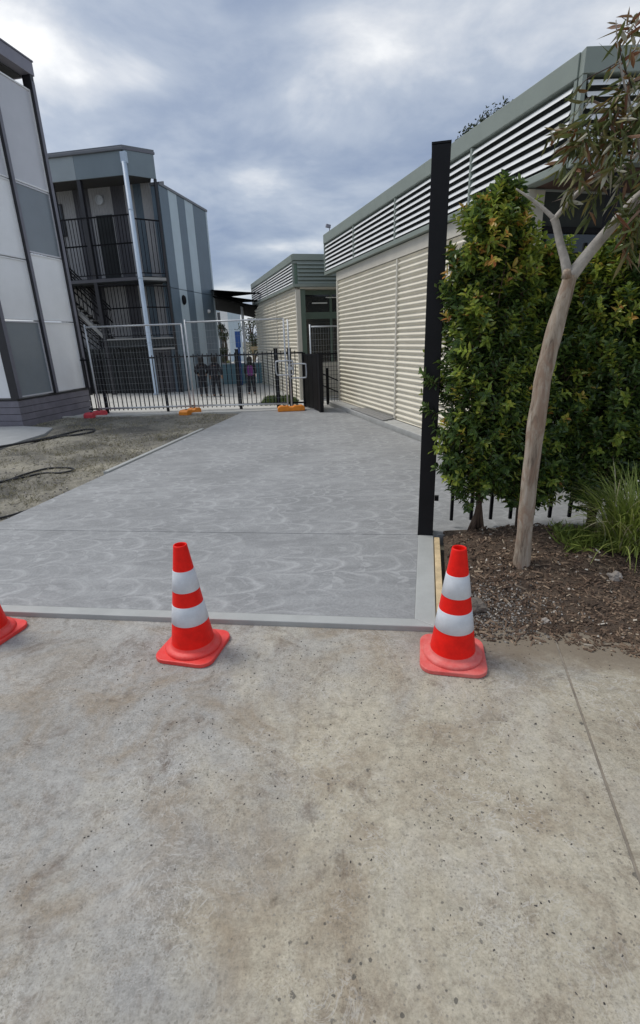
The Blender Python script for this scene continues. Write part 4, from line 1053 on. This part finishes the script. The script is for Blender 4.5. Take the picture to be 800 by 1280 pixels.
clump_tree('yellow_shrub', at_base(290, 22.5), .95, .55, 500, 8, .09, 'yellow_leaf', 'yellow leafy shrub behind the teal barrier', 'shrub', .03, .4)
clump_tree('courtyard_tree', at_base(318, 30), 3.1, 2.0, 1200, 9, .16, 'far_leaf', 'distant dark tree beside the far classroom wall', low=.4)

# ------------------------------------------------------------------ courtyard beyond the fence
tbx = empty('barrier_wall', (-3.9, 21.2, 0)); tag(tbx, 'low teal panelled barrier across the courtyard behind the children', 'barrier')
for k in range(3): box('panel', 'teal_panel', tbx, .72 * k + .01, .72 * k + .71, 0, .05, .0, .80)
box('rail', 'galvanised', tbx, 0, 2.17, -.01, .06, .80, .84)
p = sight(299, 440, 20.5)
bpz = empty('blue_post', (p.x, p.y, 0)); tag(bpz, 'blue painted post with a wider blue sign board on top', 'post')
MB().tube([(0, 0, 0), (0, 0, 2.0)], .05, 10).build('shaft', 'blue_paint', bpz, smooth=True); box('sign_board', 'blue_paint', bpz, -.10, .10, -.09, -.055, 1.45, 2.05)
p = sight(306, 430, 22)
wp = empty('sail_post', (p.x, p.y, 0)); tag(wp, 'pale steel post holding up the shade sail', 'post')
MB().tube([(0, 0, 0), (0, 0, 3.2)], .055, 10).build('shaft', 'white_trim', wp, smooth=True); box('base_plate', 'galvanised', wp, -.15, .15, -.15, .15, 0, .03)
fbn = empty('timber_rail', sight(313, 436, 25) - Vector((0, 0, 0))); fbn.location.z = 0; tag(fbn, 'yellowish timber rail on posts in the far courtyard', 'rail')
box('rail', 'pine', fbn, 0, 1.4, -.04, .04, 1.25, 1.42); boxes('post', 'pine', fbn, (.08, .08, 1.25), [(.1, .08, .62), (1.3, .08, .62)])
# shade sail: sagging triangles
def sail(name, A_, B_, C_, label, sag=.25, D_=None, k=.1):
    """stretched cloth between three or four corners, edges drawn in, middle sagging"""
    mb = MB(); n = 10; A_, B_, C_ = Vector(A_), Vector(B_), Vector(C_); D_ = Vector(D_) if D_ is not None else (B_ * .97 + C_ * .03)
    cen = (A_ + B_ + C_ + D_) / 4
    for i in range(n + 1):
        for j in range(n + 1):
            u, v = i / n, j / n
            q_ = A_ * (1 - u) * (1 - v) + B_ * u * (1 - v) + C_ * (1 - u) * v + D_ * u * v
            pull = max(4 * u * (1 - u) * abs(2 * v - 1) ** 2, 4 * v * (1 - v) * abs(2 * u - 1) ** 2)
            q_ = q_ + (cen - q_) * k * pull; q_.z -= sag * 16 * u * (1 - u) * v * (1 - v)
            mb.v.append(tuple(q_))
    for i in range(n):
        for j in range(n): a = i * (n + 1) + j; mb.f.append((a, a + n + 1, a + n + 2, a + 1))
    o = mb.build(name, 'sail_black', smooth=True); tag(o, label, 'shade sail', 'shade sails over the courtyard')
    s_ = o.modifiers.new('cloth', 'SOLIDIFY'); s_.thickness = .006
    return o
sail('shade_sail', sight(264, 362, 21.8), sight(330, 366, 19.5), sight(262, 374, 26), 'upper thin black shade sail above the courtyard', .02, k=.06)
sail('shade_sail', sight(266, 367, 21.8), sight(331, 376.5, 20), sight(268, 380, 29), 'middle black shade sail above the courtyard', .03, k=.08)
sail('shade_sail', sight(266, 370, 21.8), sight(333, 384, 20.5), sight(266, 387, 27), 'largest lower black shade sail sagging over the white post', .12, sight(322, 398, 25), .08)
# far block
db = empty('distant_building', (-12.5, 46, 0), 8); tag(db, 'distant two-storey pale blue block at the end of the courtyard', 'building')
box('wall', 'clad_pale', db, 0, 5.2, 0, 4, 0, 4.6); box('roof', 'roof_trim', db, -.1, 5.3, -.1, 4.1, 4.6, 4.8)
for k in range(5):
    for z in (.9, 2.9):
        w = box('window', 'white_trim', db, .35 + k * .98, .95 + k * .98, -.03, -.002, z, z + 1.2); box('pane', 'glass_dark', w, .40 + k * .98, .90 + k * .98, -.04, -.031, z + .05, z + 1.15)
box('corner_pilaster', 'white_trim', db, 4.6, 5.22, -.08, -.004, 0, 4.58)

# ------------------------------------------------------------------ children
def skinned(name, m, verts, edges, radii, parent, sub=2):
    me = bpy.data.meshes.new(name); me.from_pydata(verts, edges, []); o = bpy.data.objects.new(name, me); COL.objects.link(o)
    md = o.modifiers.new('skin', 'SKIN'); md.use_smooth_shade = True
    sv_ = me.skin_vertices[0].data
    for i, r_ in enumerate(radii): sv_[i].radius = (r_, r_) if isinstance(r_, float) else r_; sv_[i].use_root = (i == 0)
    s_ = o.modifiers.new('sub', 'SUBSURF'); s_.levels = sub; s_.render_levels = sub
    dg = bpy.context.evaluated_depsgraph_get(); me2 = bpy.data.meshes.new_from_object(o.evaluated_get(dg)); me2.name = name
    bpy.data.objects.remove(o); me2.materials.clear(); me2.materials.append(MATS[m])
    return link(name, me2, parent)
def child(x, y, rz, h, jacket, sleeves, label, stance, arm):
    e = empty('person', (x, y, .004)); e.rotation_euler = (0, 0, R(rz)); tag(e, label, 'person', 'children in the courtyard')
    s_ = h; P = lambda *v: tuple(c * s_ for c in v)
    V = [P(0, 0, .50), P(0, .0, .60), P(0, 0, .72), P(0, 0, .80), P(0, 0, .845), P(0, .005, .90), P(0, .008, .945), P(0, .006, .985)]
    rad = [.072, .068, .078, .055, .032, .058, .060, .036]; E_ = [(i, i + 1) for i in range(7)]
    def add(v, r_, to): V.append(P(*v)); rad.append(r_); E_.append((to, len(V) - 1)); return len(V) - 1
    jac_v, leg_v = [], []
    for sg in (-1, 1):
        sh = add((sg * .105, 0, .785), .042, 3); el_ = add((sg * arm[0], arm[1], .635), .030, sh); wr = add((sg * arm[2], arm[3], .53 + arm[4]), .021, el_)
        palm = add((sg * (arm[2] + .004), arm[3] + .012, .495 + arm[4]), .022, wr)
        for k, (fx, fl_) in enumerate(((-.016, .040), (-.006, .048), (.005, .046), (.015, .038))):
            a = add((sg * arm[2] + fx, arm[3] + .022, .470 + arm[4]), .007, palm); add((sg * arm[2] + fx, arm[3] + .03, .470 + arm[4] - fl_ * .6), .006, a)
        a = add((sg * (arm[2] - .022), arm[3] + .022, .492 + arm[4]), .008, palm); add((sg * (arm[2] - .026), arm[3] + .034, .472 + arm[4]), .0065, a)
        hp = add((sg * .055, 0, .47), .060, 0); kn = add((sg * (.058 + stance * .2), .012 + sg * stance * .25, .27), .042, hp); an = add((sg * (.06 + stance * .3), -.008 + sg * stance * .5, .045), .028, kn)
        ft = add((sg * (.066 + stance * .3), .06 + sg * stance * .5, .022), .022, an)
        jac_v.append((sh, el_, wr)); leg_v.append((hp, kn, an, ft))
    # ears and nose
    for sg in (-1, 1): add((sg * .066, .0, .925), .010, 6)
    add((0, .072, .925), .010, 6)
    skinned('body', 'skin', V, E_, [r_ * s_ for r_ in rad], e)
    def sub(idx, edges, grow, m, name): 
        mp = {v: i for i, v in enumerate(idx)}; return skinned(name, m, [V[i] for i in idx], [(mp[a], mp[b_]) for a, b_ in edges], [(rad[i] + grow) * s_ for i in idx], e)
    (s1, e1, w1), (s2, e2, w2) = jac_v
    sub([1, 0, 2, 3], [(1, 0), (1, 2), (2, 3)], .022, jacket, 'jacket')
    sub([3, s1, e1, w1, s2, e2, w2, 4], [(3, s1), (s1, e1), (e1, w1), (3, s2), (s2, e2), (e2, w2), (3, 4)], .014, sleeves, 'jacket_sleeves')
    (h1, k1, a1_, f1), (h2, k2, a2_, f2) = leg_v
    sub([0, h1, k1, a1_, h2, k2, a2_], [(0, h1), (h1, k1), (k1, a1_), (0, h2), (h2, k2), (k2, a2_)], .010, 'trousers_dark', 'trousers')
    for a, f_ in ((a1_, f1), (a2_, f2)): sub([a, f_], [(a, f_)], .006, 'shoe_black', 'shoe')
    hb = MB().lathe([(.012, .075), (.045, .066), (.068, .035), (.075, 0), (.072, -.035), (.066, -.07), (.06, -.105)], 18)
    ho = hb.build('hair', 'hair_dark', e, smooth=True); ho.scale = (s_ * 1.0, s_ * 1.05, s_); ho.location = P(0, -.008, .945)
    for sg in (-1, 1): eye = MB().lathe([(0, .006), (.006, .003), (.007, 0), (.006, -.003), (0, -.006)], 8).build('eye', 'hair_dark', e); eye.location = P(sg * .025, .062, .935); eye.scale = (s_,) * 3
    return e
child(-3.66, 16.5, 8, 1.25, 'jacket_black', 'jacket_black', 'child in a puffy black jacket with elbows out, nearest the striped wall', .02, (.165, -.02, .10, .06, .06))
child(-3.22, 16.4, -12, 1.25, 'jacket_navy', 'jacket_navy', 'child in dark jacket and trousers, middle of the three', .06, (.150, .0, .16, .03, .0))
child(-2.13, 16.75, 5, 1.19, 'vest_purple', 'jacket_black', 'child in a purple jacket with black sleeves, walking away by the thick fence post', .04, (.145, -.01, .13, .04, .02))
